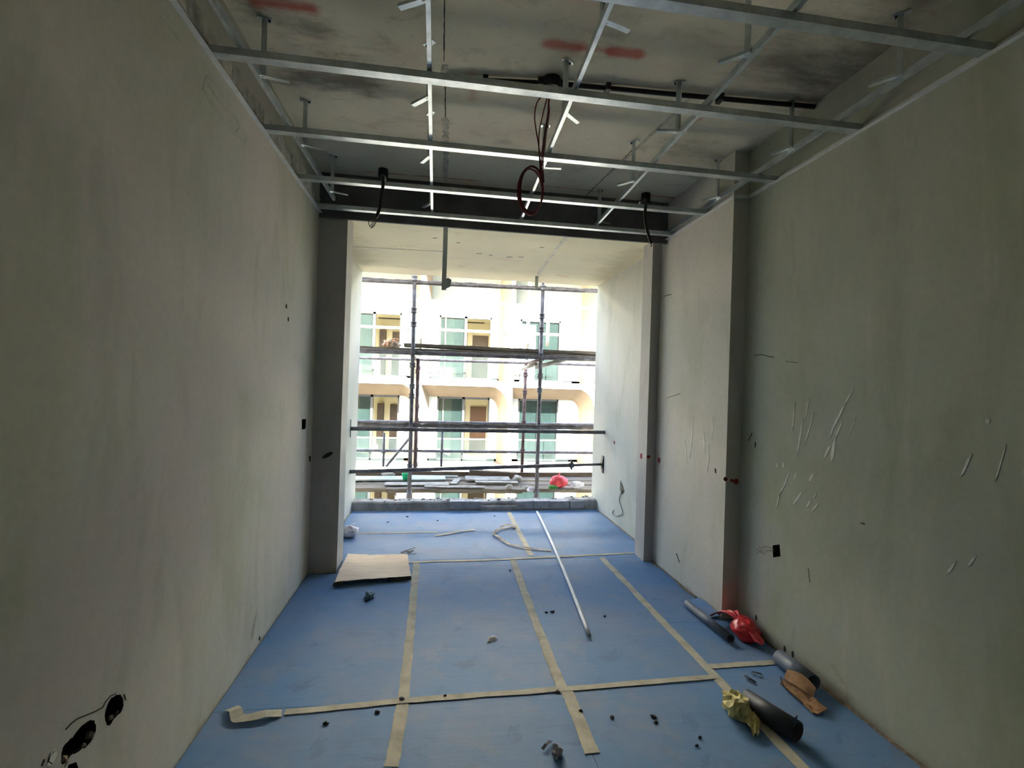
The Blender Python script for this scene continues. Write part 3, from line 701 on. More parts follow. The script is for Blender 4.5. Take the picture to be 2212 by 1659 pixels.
# cardboard sheet
e = thing('cardboard_sheet', 'flat tan cardboard sheet lying beside the left pier', 'cardboard', (-.43, 3.9, 0))
A, B, C_, D = P(2, .035, 722, 1258), P(2, .035, 888, 1243), P(2, .012, 880, 1197), P(2, .012, 752, 1194)
def cfn(u, v):
    p = A.lerp(B, u).lerp(D.lerp(C_, u), v)
    ed = .012 * mnoise.noise(Vector((u * 9, v * 9, 3))) * (1 if min(u, 1-u, v, 1-v) < .02 else 0)
    return p + Vector((ed, ed, .006 * sin(u * 5 + v * 3) - .006 * v + (.0 if v else 0)))
part('board', MB().grid(cfn, 22, 18, .005), M['card'], e)
f0 = [cfn(.68 + .32 * i / 8, 0) for i in range(9)]
part('fold_flap', MB().prism([p + Vector((0, -.006, .004)) for p in f0] + [p + Vector((.004, -.014, -.022)) for p in reversed(f0)], (0, .002, 0)), M['card_edge'], e)
f1 = [cfn(.14 * i / 6, 0) for i in range(7)]
part('fold_flap', MB().prism([p + Vector((0, -.004, .002)) for p in f1] + [p + Vector((-.01, -.02, -.02)) for p in reversed(f1)], (0, .002, 0)), M['card_edge'], e)

# white bag behind the left pier
c = P(2, .0, 752, 1163); e = thing('knotted_white_bag', 'small white knotted plastic bag beside the left pier on the balcony', 'bag', (c.x, c.y, 0))
part('bag', crumple((c.x, c.y + .04, .05), (.085, .08, .055), .22, 1.6, 3, floor=.001), M['whitebag'], e)
part('knot', fan((c.x - .01, c.y + .03, .10), (c.x + .06, c.y + .02, .135), .05, 4, .006), M['whitebag'], e)

# white pvc pipe
a, b = P(2, .011, 1160, 1106), P(2, .011, 1273, 1374); mid = (a + b) / 2 + Vector((.035, 0, 0))
pts = [(1-t)**2 * a + 2*t*(1-t) * mid + t*t * b for t in [i / 24 for i in range(25)]]
solo('white_pvc_pipe', MB().tube([Vector((p.x, p.y, .0135)) for p in pts], .0125, 14, inner=.002), M['pvc'], 'long thin white plastic pipe lying across the floor', 'pipe')

# grey pipes along the right wall
a, b = P(2, 0, 1484, 1312), P(2, 0, 1578, 1390)
solo('grey_pipe', MB().tube([(a.x, a.y, .026), (b.x, b.y, .026)], .0255, 20, inner=.003), M['greypipe'], 'longest grey pipe, beside the red bag by the near pier', 'pipe', 'grey pipe offcuts')
a, b = P(2, 0, 1676, 1436), P(2, 0, 1752, 1494)
solo('grey_pipe', MB().tube([(a.x + .02, a.y, .041), (b.x + .01, b.y, .041)], .04, 24, inner=.004), M['greypipe'], 'grey pipe offcut against the right wall behind the torn cardboard', 'pipe', 'grey pipe offcuts')
a, b = P(2, 0, 1610, 1530), P(2, 0, 1722, 1604)
e = thing('dark_pipe', 'dark pipe offcut nearest the camera beside the yellow paper', 'pipe', (b.x, b.y, 0), 'grey pipe offcuts')
part('pipe', MB().tube([(a.x, a.y, .044), (b.x, b.y, .044)], .043, 24, inner=.005), M['darkpipe'], e)
d = (b - a).normalized(); q = Vector((d.y, -d.x, 0))
part('torn_tab', MB().prism([b + q * .018 + Vector((0, 0, .08)), b + q * .036 + Vector((0, 0, .07)), b + q * .034 + d * .006 + Vector((0, 0, .118)), b + q * .018 + d * .006 + Vector((0, 0, .124))], d * .004), M['darkpipe'], e)

# red bag
c = P(2, 0, 1612, 1386) + Vector((.02, 0, 0)); e = thing('red_plastic_bag', 'red knotted plastic bag between the grey pipe and the right wall', 'bag', (c.x, c.y, 0))
part('bag', crumple((c.x + .005, c.y + .05, .045), (.075, .10, .06), .22, 1.5, 5, floor=.001), M['redbag'], e)
k = Vector((c.x - .015, c.y + .09, .088))
part('gathered_end', fan(k, k + Vector((-.005, .17, -.045)), .15, 6, .035), M['redbag_pink'], e)
part('tie', fan(k, k + Vector((.03, -.19, -.055)), .055, 4, .012), M['redbag_pink'], e)
part('tie', fan(k, k + Vector((.075, .02, .005)), .05, 3, .01), M['redbag_pink'], e)

# torn cardboard piece
e = thing('torn_cardboard', 'torn curled brown cardboard piece beside the grey pipe offcut', 'cardboard', (1.76, 2.15, 0))
a, b = P(2, .05, 1690, 1456), P(2, .045, 1752, 1498)
def tf(u, v):
    p = a.lerp(b, u); q = Vector((-.045, -.03, 0))
    r = .55 + .45 * sin(pi * min(1, u * 1.02)); return p + q * (v - .5) * 1.5 * r + Vector((.02, 0, .016 * cos(v * 3 - .6) + .012 * sin(pi * u)))
part('curl', MB().grid(tf, 14, 8, .003), M['card_dark'], e)
a2, b2 = P(2, .0, 1690, 1478), P(2, .0, 1768, 1545)
def tf2(u, v):
    p = a2.lerp(b2, u); w = .02 + .075 * u
    return p + Vector((.75 * w * (v - .3) - .008, -.1 * w * (v - .5), .008 + .035 * (v - .2) ** 2 + .012 * mnoise.noise(Vector((u * 6, v * 4, 2))) + .02 * u * (1 - u)))
part('flap', MB().grid(tf2, 18, 6, .003), M['card_dark'], e)
part('inside', MB().grid(lambda u, v: (lambda p, q: (p.x + (q.x - p.x) * v, p.y + (q.y - p.y) * v, .006 + .012 * sin(pi * u)))(a.lerp(b, u) + Vector((.02, -.01, 0)), a2.lerp(b2, u * .8) + Vector((.004, 0, 0))), 14, 5, .002), M['card_edge'], e)  # dark sheet painting the shade in the gap between curl and flap
part('torn_edge', wire([P(2, .012, u, v) for u, v in ((1686,1462),(1692,1480),(1712,1500),(1735,1520))], .003), M['card_edge'], e)
part('twig', wire([P(2, .012, u, v) for u, v in ((1766,1534),(1775,1530),(1784,1529))], .003), M['card_edge'], e)

# yellow paper
e = thing('yellow_paper', 'crumpled yellow paper beside the dark pipe', 'paper', (1.39, 2.0, 0))
c = P(2, 0, 1606, 1552)
def facet(c, size, seed, floor=.001):
    rnd = random.Random(seed); mb = crumple(c, size, .35, 1.6, seed, 3, floor)
    cc = Vector(c); mb.v = [cc + (p - cc) * rnd.uniform(.84, 1.12) for p in mb.v]
    for p in mb.v: p.z = max(p.z, floor)
    mb.smooth = False; return mb
part('wad', facet((c.x - .02, c.y + .02, .045), (.062, .07, .06), 11), M['yellow'], e)
a, b = P(2, .025, 1622, 1545), P(2, .008, 1633, 1592)
def yf(u, v):
    p = a.lerp(b, v); return p + Vector(((u - .5) * .065 * (.8 + .3 * sin(v * 5)), 0, .018 * abs(sin(u * 6 + v * 2)) + .012 * mnoise.noise(Vector((u * 5, v * 6, 8)))))
part('tail', MB().grid(yf, 10, 12, .0015), M['yellow'], e)

# small litter
def scrap(name, u, v, size, mt, label, cat='scrap', seed=1, amp=.6, group=None):
    c = P(2, 0, u, v); return solo(name, crumple((c.x, c.y, size[2] * .5), size, amp, 2.6, seed, 3, .0008), M[mt], label, cat, group)
scrap('film_scrap', 797, 1292, (.035, .05, .03), 'scrap_teal', 'crumpled pale teal film scrap in front of the cardboard', seed=21, amp=.8)
c = P(2, 0, 1062, 1380); solo('paper_scrap', MB().grid(lambda u, v: (c.x - .03 + .06 * u, c.y - .045 + .03 * u + .055 * v * sin(pi * (.12 + .8 * u)), .003 + .016 * sin(pi * v) * sin(pi * u) + .004 * sin(9 * u)), 10, 6, .0012), M['scrap_white'], 'small white paper scrap alone in mid floor', 'scrap')
scrap('foil_scrap', 1203, 1632, (.024, .028, .03), 'foil', 'shiny crumpled foil scrap at the bottom edge', seed=23, amp=.8)
solo('dark_shaving', strip([P(2, .004, 1172, 1620), P(2, .014, 1180, 1610), P(2, .006, 1191, 1602)], .014, .002, .006), M['scrap_dark'], 'dark curled shaving next to the foil scrap', 'scrap')
e = thing('dark_litter', 'dark plastic litter beyond the far edge of the cardboard', 'scrap', P(2, 0, 880, 1192))
for k, (px, w) in enumerate((([(866,1195),(878,1190),(886,1195)], .03), ([(878,1190),(888,1187),(897,1184)], .014), ([(884,1194),(893,1191)], .03), ([(892,1200),(899,1198)], .016))):
    part('sliver', strip([P(2, .006 + .008 * (j % 2), u, v) for j, (u, v) in enumerate(px)], w, .002 + .003 * k, .01, seg=10), M['scrap_dark'], e)
for k, (u, v, s, lb) in enumerate(((1205,1496,.012,'dark crumb on the tape crossing right of centre'), (868,1512,.014,'brown crumb on the left tape crossing'), (1255,1538,.008,'dark crumb right of the short wide tape'), (1322,1550,.009,'round dark crumb between the short tape and the yellow paper'),
                         (1412,1550,.014,'larger dark chip left of the yellow paper'), (1417,1562,.009,'brown chip below the larger dark chip'), (961,1505,.008,'dark crumb on the long cross tape'), (1306,1332,.009,'tiny crumb beyond the white pipe end'),
                         (703,1564,.012,'dark blotchy crumb below the long cross tape, left'), (815,1540,.012,'thin dark crumb left of the near tape piece'), (1193,1322,.014,'dark crumb left of the white pipe'), (1180,1324,.010,'dark crumb beside the centre tape'),
                         (1102,1233,.008,'crumb left of the centre tape near the balcony'), (1512,1595,.008,'crumb below the yellow paper, left'), (1505,1612,.008,'lowest crumb left of the right tape'),
                         (838,1128,.010,'dark crumb on the left balcony sheet'), (880,1117,.012,'dark crumb near the left kerb'), (945,1125,.010,'dark crumb mid balcony near the kerb'), (1068,1115,.010,'dark crumb near the kerb, left of the balcony tape'))):
    c = P(2, 0, u, v); solo('floor_crumb', crumple((c.x, c.y, .003), (s * 1.2, s, .008), .7, 2.5, 40 + k, 2, .0006), M['scrap_dark' if k % 3 else 'mortar'], lb, 'crumb', 'dark crumbs on the blue floor')
for u, v, px, lb in ((1625, 1465, [(1612,1460),(1622,1466),(1634,1474)], 'dark blue torn film shred left of the torn cardboard'), (1640, 1455, [(1624,1452),(1636,1454),(1646,1457)], 'thin dark shred near the short cross tape'), (1508, 1288, [(1503,1293),(1508,1287),(1514,1284),(1517,1290)], 'dark blue film shred beyond the longest grey pipe')):
    solo('film_shred', strip([P(2, .004 + .008 * (j % 2), a_, b_) for j, (a_, b_) in enumerate(px)], .016, .002, .01, seg=12), M['scrap_dark'], lb, 'scrap')
# brown lump against the right wall, bottom right
c = Vector((1.895, 1.44, 0)); solo('brown_lump', crumple((c.x, c.y, .05), (.03, .06, .06), .5, 2, 61, 3, .001), M['card_edge'], 'dark brown lump at the bottom right corner by the wall', 'rubble')
# curled sheet corners beside the near pier and dirt along the wall foot
a, b = P(2, 0, 1520, 1316), P(2, 0, 1550, 1336)
def sc(u, v):
    return (XR1 - .008 - .12 * v + 0 * u, 2.93 + .26 * u, .004 + .03 * (1 - v) ** 2 * (.5 + .5 * sin(3 * u)))
solo('curled_sheet_edge', MB().grid(sc, 12, 8, .003), M['sheet'], 'curled blue foam edge turned up against the near pier', 'floor sheet')
def dirt(x, y0, y1, sg, label):
    mb = MB(); n = int((y1 - y0) / .02)
    def fn(u, v):
        y = y0 + (y1 - y0) * u; w = (.006 + .02 * max(0, mnoise.noise(Vector((y * 4, x, 1))) + .2) + .004 * mnoise.noise(Vector((y * 21, 3, 1))))
        return (x + sg * w * v, y, .0015 + (.008 + .006 * mnoise.noise(Vector((y * 9, 1, 1)))) * (1 - v) ** 1.5)
    o = solo('dirt_line', mb.grid(fn, n, 4), M['dirt'], label, 'dirt'); o['kind'] = 'stuff'; return o
dirt(XR - .001, .6, 2.9, -1, 'brown dirt and dust along the foot of the right wall')
dirt(XR1 - .001, 3.2, 3.94, -1, 'dust along the wall foot between the right piers')
dirt(1.904, 4.15, 5.6, -1, 'rust-brown dirt along the foot of the right balcony wall')
dirt(XL + .004, 4.2, 5.6, 1, 'dirt along the foot of the left balcony wall')

# ---------------------------------------------------------------- guard tubes wedged across the opening
e = thing('guard_tube', 'upper grey steel tube wedged between the balcony walls', 'tube', (.48, 5.47, .92), 'guard tubes across the balcony opening')
a, b = P(1, 5.475, 759, 926), P(1, 5.475, 1304, 934)
part('tube', MB().tube([(XL + .004, 5.475, a.z), (1.903, 5.475, b.z)], .0215, 14), M['steel'], e)
part('end_plate', MB().box((XL + .003, 5.44, a.z - .09), (XL + .009, 5.455, a.z + .10)), M['black'], e)
e = thing('guard_tube', 'lower slanted steel tube wedged between the balcony walls', 'tube', (.48, 5.5, .45), 'guard tubes across the balcony opening')
a, b = P(1, 5.50, 757, 1019), P(1, 5.50, 1300, 1003)
A_, B_ = Vector((XL + .004, 5.5, a.z)), Vector((1.895, 5.5, b.z)); j = A_.lerp(B_, .87)
part('tube', MB().tube([A_, j], .021, 14), M['steel'], e)
part('inner_tube', MB().tube([j, B_], .014, 12), M['steel'], e)
part('collar_nut', MB().tube([j - Vector((.025, 0, 0)), j + Vector((.025, 0, 0))], .028, 10).box((j.x - .012, 5.49, j.z - .05), (j.x + .012, 5.51, j.z + .05)), M['steel'], e)
part('end_plate', MB().prism([(1.897, 5.47, B_.z + .10), (1.904, 5.47, B_.z + .10), (1.9045, 5.47, B_.z - .10), (1.90, 5.47, B_.z - .10), (1.88, 5.47, B_.z)], (0, .06, 0)), M['black'], e)

# ---------------------------------------------------------------- scaffold
YS, YR = 6.15, 7.3
def cup(c, r=.024):
    return MB().tube([c + Vector((0, 0, q)) for q in (-.03, -.022, -.018, .0, .02, .026, .034)], [r * 1.15, r * 1.7, r * 1.45, r * 1.4, r * 1.3, r * 1.8, r * 1.2], 12)
def standard(x0, z0, x1, z1, y, cups, mt, label, r=.0245):
    e = thing('scaffold_standard', label, 'scaffold pole', (x0, y, z0), 'scaffold standards')
    a, b = Vector((x0, y, z0)), Vector((x1, y, z1))
    part('tube', MB().tube([a, b], r, 14), M[mt], e)
    for z in cups:
        part('coupling_cup', cup(a.lerp(b, (z - z0) / (z1 - z0)), r), M[mt], e)
    if z0 < .2: part('base_collar', MB().tube([a, a + Vector((0, 0, .10)), a + Vector((0, 0, .16))], [r * 1.7, r * 1.5, r], 12), M[mt], e)
    return e
standard(-.325, -.02, -.345, 3.4, YS, (.42, .93, 1.28, 1.40, 1.66, 1.83, 2.16, 2.33, 2.72), 'steel', 'front scaffold standard on the left side of the opening')
standard(1.262, -.02, 1.262, 2.74, YS, (.43, .93, 1.40, 1.58, 1.84, 2.17, 2.34, 2.70), 'steel', 'front scaffold standard on the right side of the opening')
part('spigot', MB().tube([(1.262, YS, 2.74), (1.262, YS, 2.86)], [.016, .010], 10), M['steel'], [o for o in bpy.data.objects if o.get('label') == 'front scaffold standard on the right side of the opening'][0])
standard(-.31, .0, -.315, 1.80, YR, (.26, .47, .9, 1.1, 1.66), 'rust', 'rear scaffold standard on the left, below the upper platform')
standard(-.296, 1.84, -.29, 3.4, YR, (2.25, 2.64), 'pale_tube', 'pale sunlit rear standard on the left, above the platform')  # paler than the length below: sunlight put into the colour
standard(1.262, .0, 1.275, 1.80, YR, (.47, .9, 1.35, 1.62), 'rust', 'rear scaffold standard on the right, below the upper platform')
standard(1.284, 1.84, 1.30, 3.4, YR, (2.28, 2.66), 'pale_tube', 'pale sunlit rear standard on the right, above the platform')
standard(-.30, .22, -.305, 1.78, 6.9, (.25, 1.6), 'rust', 'middle rusty pole doubled behind the left front standard', .022)
def ledger(x0, z0, x1, z1, y, mt, label, r=.0225, crust=0):
    e = thing('scaffold_ledger', label, 'scaffold tube', ((x0 + x1) / 2, y, min(z0, z1) - r), 'scaffold ledgers')
    part('tube', MB().tube([(x0, y, z0), (x1, y, z1)], r, 12), M[mt], e)
    if crust:
        n = int((x1 - x0) / .03)
        def fn(u, v):
            x = x0 + (x1 - x0) * u; h = max(0, .012 + crust * mnoise.noise(Vector((x * 7, 1, y))) + crust * .5 * mnoise.noise(Vector((x * 23, 1, y))))
            return (x, y - r * cos(pi * v) * .9, z0 + (z1 - z0) * u + r * .45 + (r * .5 + h) * sin(pi * v))
        o = part('mortar_crust', MB().grid(fn, n, 6), M['mortar'], e)
    return e
X0, X1 = -3.2, 4.6
ledger(X0, 2.64, X1, 2.73, YS, 'steel', 'dark upper front ledger close under the balcony soffit', .0235, .012)
ledger(X0, 1.80, X1, 1.825, YS, 'steel', 'front ledger carrying the upper platform', .0235, .01)
ledger(X0, .905, X1, .945, YS, 'steel', 'mortar-crusted front ledger behind the upper guard tube', .0235, .025)
ledger(X0, 2.62, X1, 2.69, YR, 'pale_tube', 'bright upper guard rail at the back of the upper platform')  # sunlit look of the rail comes from its pale colour
ledger(X0, 2.22, X1, 2.25, YR, 'pale_tube', 'bright lower guard rail at the back of the upper platform')
ledger(X0, 1.765, X1, 1.82, YR, 'steel', 'rear ledger under the upper platform', .02)
ledger(X0, .86, X1, .895, YR, 'steel', 'upper rear guard rail of the lower platform')
ledger(X0, .452, X1, .458, YR, 'steel', 'lower rear guard rail of the lower platform', .02)
ledger(X0, -.12, X1, -.12, YS + .09, 'rust', 'front ledger at the foot of the lower platform')
e = thing('scaffold_ledger', 'short pale guard post end on the right, above the platform', 'scaffold tube', P(1, YR - .05, 1182, 745))
part('tube', MB().tube([P(1, YR - .05, 1184, 686), P(1, YR - .05, 1182, 748)], .024, 12), M['pale_tube'], e)
for px, lb in (([(830,935),(828,1008)], 'short guard post at left behind the lower platform'), ([(956,928),(953,1008)], 'short guard post at centre behind the lower platform')):
    a, b = [P(1, YR - .04, u, v) for u, v in px]; e = thing('guard_post', lb, 'scaffold pole', (b.x, b.y, b.z), 'guard posts')
    part('tube', MB().tube([b, a], .017, 10), M['steel'], e)
    c = P(1, YR - .04, px[0][0] - 1, 974); part('clamp', MB().tube([c + Vector((0, 0, -.025)), c + Vector((0, 0, .025))], .03, 10), M['steel'], e)
a, b = P(1, YR - .1, 886, 945), P(1, YR - .1, 834, 1008)
solo('diagonal_brace', MB().tube([b, a], .017, 10), M['steel'], 'thin diagonal brace left of the front standard', 'scaffold tube')
# transoms under the platforms
for x, z, lb in ((-.36, 1.80, 'transom joining front and rear ledgers at left, upper platform'), (1.30, 1.80, 'transom joining front and rear ledgers at right, upper platform')):
    solo('scaffold_transom', MB().tube([(x, YS, z), (x, YR, z)], .02, 10), M['rust'], lb, 'scaffold tube', 'scaffold transoms')
for pa, pb, ya, yb, lb in (((1221,776), (1158,794), 6.21, 6.5, 'pale loose tube poking out under the upper platform'), ((1158,786), (1128,797), 6.7, 7.0, 'second pale tube end under the upper platform')):
    a = P(1, ya, *pa); b = P(1, yb, *pb); solo('pale_tube', MB().tube([a, b], .027, 14, inner=.004), M['pale_tube'], lb, 'tube')
# upper platform planks
def plank(x0, x1, y0, y1, z, th, mt, label, rz=0, tilt=0, rough=.004, grp='scaffold planks', name='scaffold_plank'):
    cxy = Vector(((x0 + x1) / 2, (y0 + y1) / 2, z)); R = Matrix.Rotation(rz, 3, 'Z') @ Matrix.Rotation(tilt, 3, 'Y')
    def fn(u, v):
        x = (u - .5) * (x1 - x0); y = (v - .5) * (y1 - y0)
        w = rough * mnoise.noise(Vector((x * 5 + z * 9, y * 9 + x0, 2))) + .004 * sin(x * 2 + x0 * 5)
        ex = rough * 2 * mnoise.noise(Vector((y * 16, x0, u))) if u in (0.0, 1.0) else 0
        return cxy + R @ Vector((x + ex, y, th + w))
    return solo(name, MB().grid(fn, 26, 6, th), M[mt], label, 'plank', grp)
plank(-3.1, .899, 6.2, 6.42, 1.836, .04, 'plank', 'near plank of the upper platform, left length', rough=.004)
plank(.901, 4.4, 6.2, 6.42, 1.836, .04, 'plank', 'near plank of the upper platform, right length', rough=.004)
plank(-.45, 2.25, 6.21, 6.40, 1.89, .04, 'plank', 'rough plank lying on top of the upper platform, centre', rough=.006)
plank(-3.1, -.10, 6.45, 6.67, 1.836, .04, 'plank_edge', 'orange-edged middle plank of the upper platform, left')
plank(-.09, 4.4, 6.45, 6.67, 1.836, .04, 'plank_edge', 'orange-edged middle plank of the upper platform, right')
plank(-3.1, 4.4, 6.70, 6.92, 1.836, .035, 'plank_red', 'rear plank of the upper platform')
plank(.95, 2.25, 6.84, 6.88, 1.876, .09, 'pale_tube', 'pale board standing on edge on the upper platform, right', rough=0)
e = thing('cloth_bundle', 'orange and white cloth bundle on the upper platform', 'cloth', (-.62, 6.30, 1.88))
part('bundle', crumple((-.62, 6.30, 1.925), (.10, .07, .06), .5, 2.4, 71, floor=1.881), M['cloth'], e)
part('fold', fan((-.66, 6.30, 1.95), (-.50, 6.28, 1.985), .07, 3, .02), M['cloth'], e)
# lower platform
LP = .075
plank(-3.1, -.621, 6.40, 6.64, -.02 + LP, .05, 'plank', 'near weathered plank of the lower platform, left', rough=.006)
plank(-.619, 1.119, 6.32, 6.60, -.02 + LP, .05, 'plank', 'near weathered plank of the lower platform, centre', rough=.006)
plank(1.121, 4.4, 6.36, 6.60, -.02 + LP, .045, 'plank', 'near weathered plank of the lower platform, right', rough=.005)
plank(-3.1, .10, 6.67, 6.89, -.02 + LP, .05, 'plank', 'middle plank of the lower platform, left', rough=.005)
plank(.11, 4.4, 6.64, 6.86, -.02 + LP, .05, 'plank', 'middle plank of the lower platform, right', rough=.005)
plank(-3.1, 4.4, 6.93, 7.20, -.02 + LP, .05, 'plank', 'rear plank of the lower platform', rough=.005)
e = plank(-3.1, 4.4, 7.22, 7.25, -.02, .185, 'plank_red', 'brown toe board along the back of the lower platform', rough=.0, grp=None, name='toe_board')
LB = 'boards on the lower platform'
plank(-1.9, .12, 6.78, 7.04, .044 + LP, .018, 'pale_board', 'long pale bluish board lying on the lower platform, left', rz=.06, rough=.002, grp=LB, name='loose_board')
plank(-.36, .30, 7.10, 7.16, .034 + LP, .022, 'pale_board', 'short pale batten behind the left pole', rz=-.02, grp=LB, name='loose_board', rough=.002)
plank(-.66, .16, 6.47, 6.66, .044 + LP, .010, 'cement_board', 'grey board end overlapping the near planks', rz=.03, grp=LB, name='loose_board', rough=.002)
plank(.215, .30, 6.55, 6.93, .044 + LP, .010, 'cement_board', 'short board lying across the platform boards', rz=-.22, grp=LB, name='loose_board', rough=.002)
plank(.40, 1.02, 6.74, 7.02, .044 + LP, .022, 'cement_board', 'broad dusty cement board at the platform centre', rz=-.04, rough=.006, grp=LB, name='loose_board')
plank(.52, 1.10, 6.58, 6.70, .044 + LP, .020, 'cement_board', 'narrow dark-edged board in front of the cement board', rz=-.02, grp=LB, name='loose_board', rough=.003)
plank(.46, 1.16, 7.08, 7.19, .046 + LP, .075, 'plank_red', 'tan plywood piece standing before the toe board', rz=-.04, tilt=.04, grp=LB, name='loose_board', rough=.002)
plank(-.15, .62, 6.34, 6.44, .044 + LP, .012, 'cement_board', 'pale batten along the near platform edge', rz=-.06, grp=LB, name='loose_board', rough=.003)
def rock(u, v, z, s, mt, label, seed, Y=None, cat='stone', name='stone'):
    z = z + LP; c = P(2, z, u, v); return solo(name, crumple((c.x, c.y, z + s[2] * .7), s, .25, 1.5, seed, 3, z), M[mt], label, cat)
rock(1118, 1040, .034, (.072, .06, .055), 'stone', 'round pale stone on the lower platform', 81)
rock(1100, 1055, .034, (.05, .05, .032), 'stone', 'small oblong pale stone near the right pole', 82)
rock(1146, 1062, .034, (.05, .04, .035), 'whitebag', 'white lump beside the foot of the right pole', 83, name='white_lump', cat='rubble')
rock(1140, 1058, .033, (.07, .06, .03), 'cement_board', 'crumbled cement lump left of the right pole', 84, name='cement_lump', cat='rubble')
rock(838, 1030, .036, (.10, .05, .045), 'stone', 'pale crumpled lump at the left of the platform', 85, name='rubble_lump', cat='rubble')
rock(789, 1041, .056, (.03, .03, .018), 'mortar', 'small dark clod on the pale board', 86, name='dark_clod', cat='rubble')
c = P(2, .09 + LP, 876, 1031); solo('green_cup', MB().tube([(c.x, c.y - .05, .06 + LP), (c.x, c.y - .05, .15 + LP), (c.x, c.y - .05, .152 + LP)], [.028, .05, .052], 16, inner=.003), M['teal_plastic'], 'bright green plastic cup left of the left pole', 'cup')
c = P(2, .05 + LP, 1208, 1051); e = thing('red_bag', 'bright red plastic bag on the lower platform', 'bag', (c.x, c.y, .032 + LP))
part('bag', crumple((c.x, c.y + .05, .105 + LP), (.128, .10, .085), .2, 1.4, 91, floor=.033 + LP), M['redbag_pink'], e)
part('knot', MB().tube([(c.x - .01, c.y + .04, .16 + LP), (c.x, c.y + .04, .195 + LP), (c.x + .01, c.y + .04, .225 + LP)], [.03, .014, .008], 8), M['redbag_pink'], e)
c = P(2, .05 + LP, 1238, 1053); solo('white_bag', crumple((c.x + .06, c.y + .04, .08 + LP), (.10, .07, .05), .3, 1.7, 92, floor=.033 + LP), M['whitebag'], 'crumpled white plastic bag beside the bright red bag', 'bag')
c = P(2, .045 + LP, 1192, 1054); solo('green_scrap', crumple((c.x + .01, c.y - .01, .055 + LP), (.07, .04, .028), .5, 2.2, 93, floor=.033 + LP), M['greenfilm'], 'green plastic scrap in front of the bright red bag', 'bag')

# ---------------------------------------------------------------- opposite building
bld = thing('apartment_building', 'sunlit white apartment building with peach arched balconies across the street', 'building', (.9, 18, -9))
YA, YW = 18.0, 19.3
PITCHX = 3.30
def outline(x0, x1, zb, zt, r, rz, n=12):
    """bay opening: square upper left, rounded upper right"""
    o = [(x0, zb), (x0, zt), (x1 - r, zt)]
    for i in range(1, n + 1):
        th = pi / 2 * (1 - i / n); o.append((x1 - r + r * cos(th), zt - rz + rz * sin(th)))
    o.append((x1, zb)); return o
def ring(inner, rect, y):
    """flat wall face between the bay cell and its opening"""
    b = bmesh.new(); E = []
    for loop in (inner, rect):
        vs = [b.verts.new((x, y, z)) for x, z in loop]; E += [b.edges.new((vs[i], vs[(i+1) % len(vs)])) for i in range(len(vs))]
    bmesh.ops.triangle_fill(b, use_beauty=True, use_dissolve=False, edges=E)
    b.verts.index_update(); mb = MB().add([v.co.copy() for v in b.verts], [[v.index for v in f.verts] for f in b.faces]); b.free(); return mb
rows = [(-4.70, -1.76, -4.72, -1.55, -1), (-1.55, 1.39, -1.57, 1.60, 0), (1.60, 6.35, 1.58, 7.6, 1)]
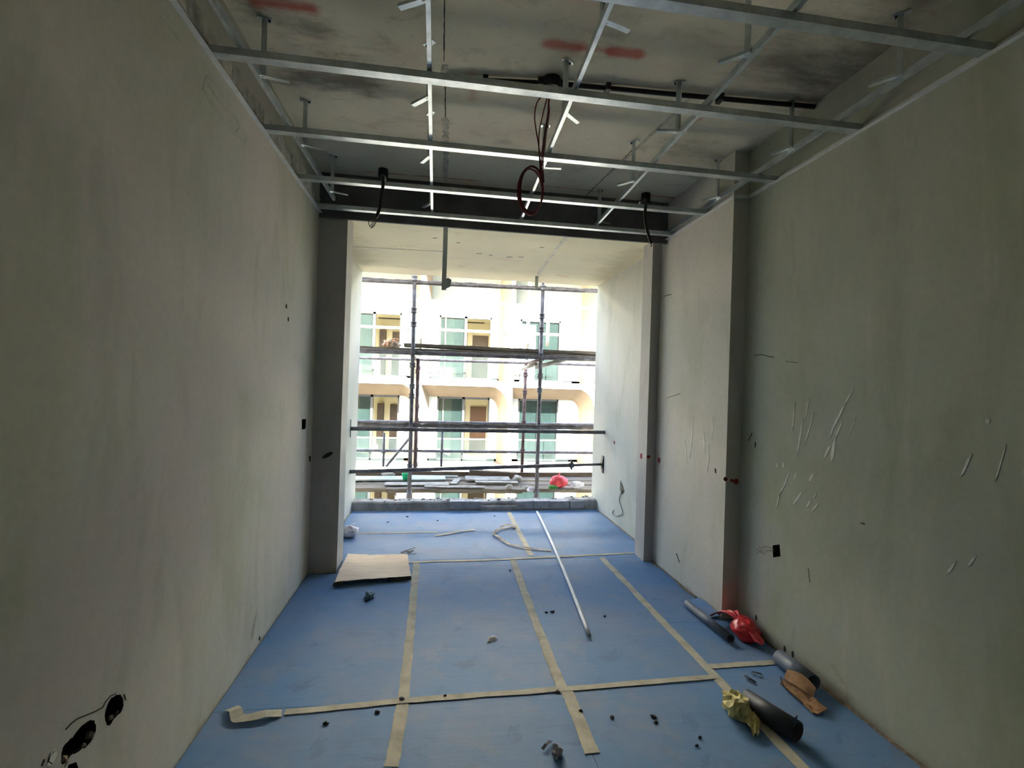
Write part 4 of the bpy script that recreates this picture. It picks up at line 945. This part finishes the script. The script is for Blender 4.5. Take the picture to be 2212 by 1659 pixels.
for ci in range(-2, 3):
    xo = -.635 + PITCHX * ci
    for zb, zt, cb, ct, ri in rows:
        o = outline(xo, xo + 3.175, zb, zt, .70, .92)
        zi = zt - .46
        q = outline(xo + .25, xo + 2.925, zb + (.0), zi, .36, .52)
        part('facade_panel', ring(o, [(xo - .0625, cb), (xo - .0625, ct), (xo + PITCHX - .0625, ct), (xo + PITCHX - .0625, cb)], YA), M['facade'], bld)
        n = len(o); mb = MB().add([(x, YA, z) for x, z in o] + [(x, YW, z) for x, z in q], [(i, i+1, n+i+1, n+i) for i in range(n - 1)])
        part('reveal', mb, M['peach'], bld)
        part('balcony_slab', MB().box((xo - .06, YA - .08, zb - .22), (xo + 3.235, YW + .1, zb - .012)), M['facade'], bld)
        part('balcony_floor', MB().box((xo - .06, YA - .08, zb - .012), (xo + 3.235, YW + .1, zb)), M['balcony_tile'], bld)
        # back wall of the bay with a window opening
        wx0, wx1 = (xo + .57, xo + 2.59) if ci != 1 else (xo + .45, xo + 2.06)
        if ci == -1: wx0, wx1 = xo + .4, xo + 2.42
        wz1 = zb + 2.49; wz0 = zb + .02
        part('bay_wall', ring([(wx0, wz0), (wx0, wz1), (wx1, wz1), (wx1, wz0)], [(xo - .06, zb - .01), (xo - .06, zt + .3), (xo + 3.235, zt + .3), (xo + 3.235, zb - .01)], YW), M['bay_shade_upper' if ri == 1 else 'bay_shade'], bld)
        # room behind
        rm = MB(); Y2 = YW + 2.6
        rm.add([(wx0 - .3, YW + .02, wz0), (wx1 + .3, YW + .02, wz0), (wx1 + .3, Y2, wz0), (wx0 - .3, Y2, wz0), (wx0 - .3, YW + .02, wz1 + .15), (wx1 + .3, YW + .02, wz1 + .15), (wx1 + .3, Y2, wz1 + .15), (wx0 - .3, Y2, wz1 + .15)],
               [(0,1,2,3), (7,6,5,4), (2,6,7,3), (1,5,6,2), (0,3,7,4)])
        part('room', rm, M['interior'], bld)
        part('room_door', MB().box((wx0 + 1.45, Y2 - .06, wz0), (wx0 + 2.15, Y2 - .01, wz0 + 2.0)), M['browndoor' if (ci == 0 and ri == 0) else 'darkdoor'], bld)
        part('room_cupboard', MB().box((wx0 + .95, Y2 - .4, wz0), (wx0 + 1.2, Y2 - .01, wz0 + 2.05)), M['darkdoor'], bld)
        part('curtain_slot', MB().box((wx0 + .9, Y2 - .5, wz1 + .02), (wx1 - .1, Y2 - .42, wz1 + .06)), M['slot'], bld)
        # window: frame, left sliding sash with glass, right half open
        wdw = MB(); t = .05; mx = wx0 + (wx1 - wx0) * .5
        for a, b_, c_, d_ in ((wx0, wz0, wx0 + t, wz1), (wx1 - t, wz0, wx1, wz1), (wx0, wz1 - t * 1.6, wx1, wz1), (wx0, wz0, wx1, wz0 + t), (mx - .05, wz0, mx + .05, wz1)):
            wdw.box((a, YW - .03, b_), (c_, YW + .08, d_))
        if ci == 0: wdw.box((wx0 + .2, YW - .01, wz0), (wx0 + .26, YW + .07, wz1))
        wo = part('window', wdw, M['frame'], bld)
        part('pane', MB().box((wx0 + t, YW + .03, wz0 + t), (mx - .05, YW + .04, wz1 - t * 1.6)), M['teal_glass'], wo)
        if ci == 1: part('pane', MB().box((mx + .05, YW + .03, wz0 + t), (wx1 - t, YW + .04, wz1 - t * 1.6)), M['teal_glass'], wo)
        else: part('pane', MB().box((mx - .45, YW + .05, wz0 + t), (mx + .06, YW + .058, wz1 - t * 1.6)), M['grey_glass'], wo)
        if ci == 1 and ri == 1: part('film', MB().box((wx0 + t, YW + .0, wz0 + t), (wx0 + .62, YW + .02, wz1 - .2)), M['bluefilm'], wo, 'pale blue protective film')
        # glass balustrade
        if ri != 1 or True:
            bx0, bx1 = xo + .30, xo + 2.75
            if ci == 1: bx0, bx1 = xo + .3, xo + 2.3
            bl = part('balustrade', MB().box((bx0, YA + .26, zb + .95), (bx1, YA + .32, zb + .985)).box((bx0, YA + .26, zb), (bx1, YA + .32, zb + .04)), M['rail'], bld)
            for k in range(2):
                a = bx0 + (bx1 - bx0) * k / 2
                part('glass_panel', MB().box((a + .02, YA + .28, zb + .04), (a + (bx1 - bx0) / 2 - .02, YA + .29, zb + .95)), M['rail_glass'], bl)
part('shade_eave', MB().box((-7.3, YA - 2.0, 6.9), (9.3, YA, 7.15)), M['facade'], bld)  # unseen overhang, added to shade the upper recesses
part('upper_wall', MB().box((-7.3, YA, 7.6), (9.3, YA + 6, 10)), M['facade'], bld)
part('lower_wall', MB().box((-7.3, YA + .02, -9), (9.3, YA + 6, -4.74)), M['facade'], bld)
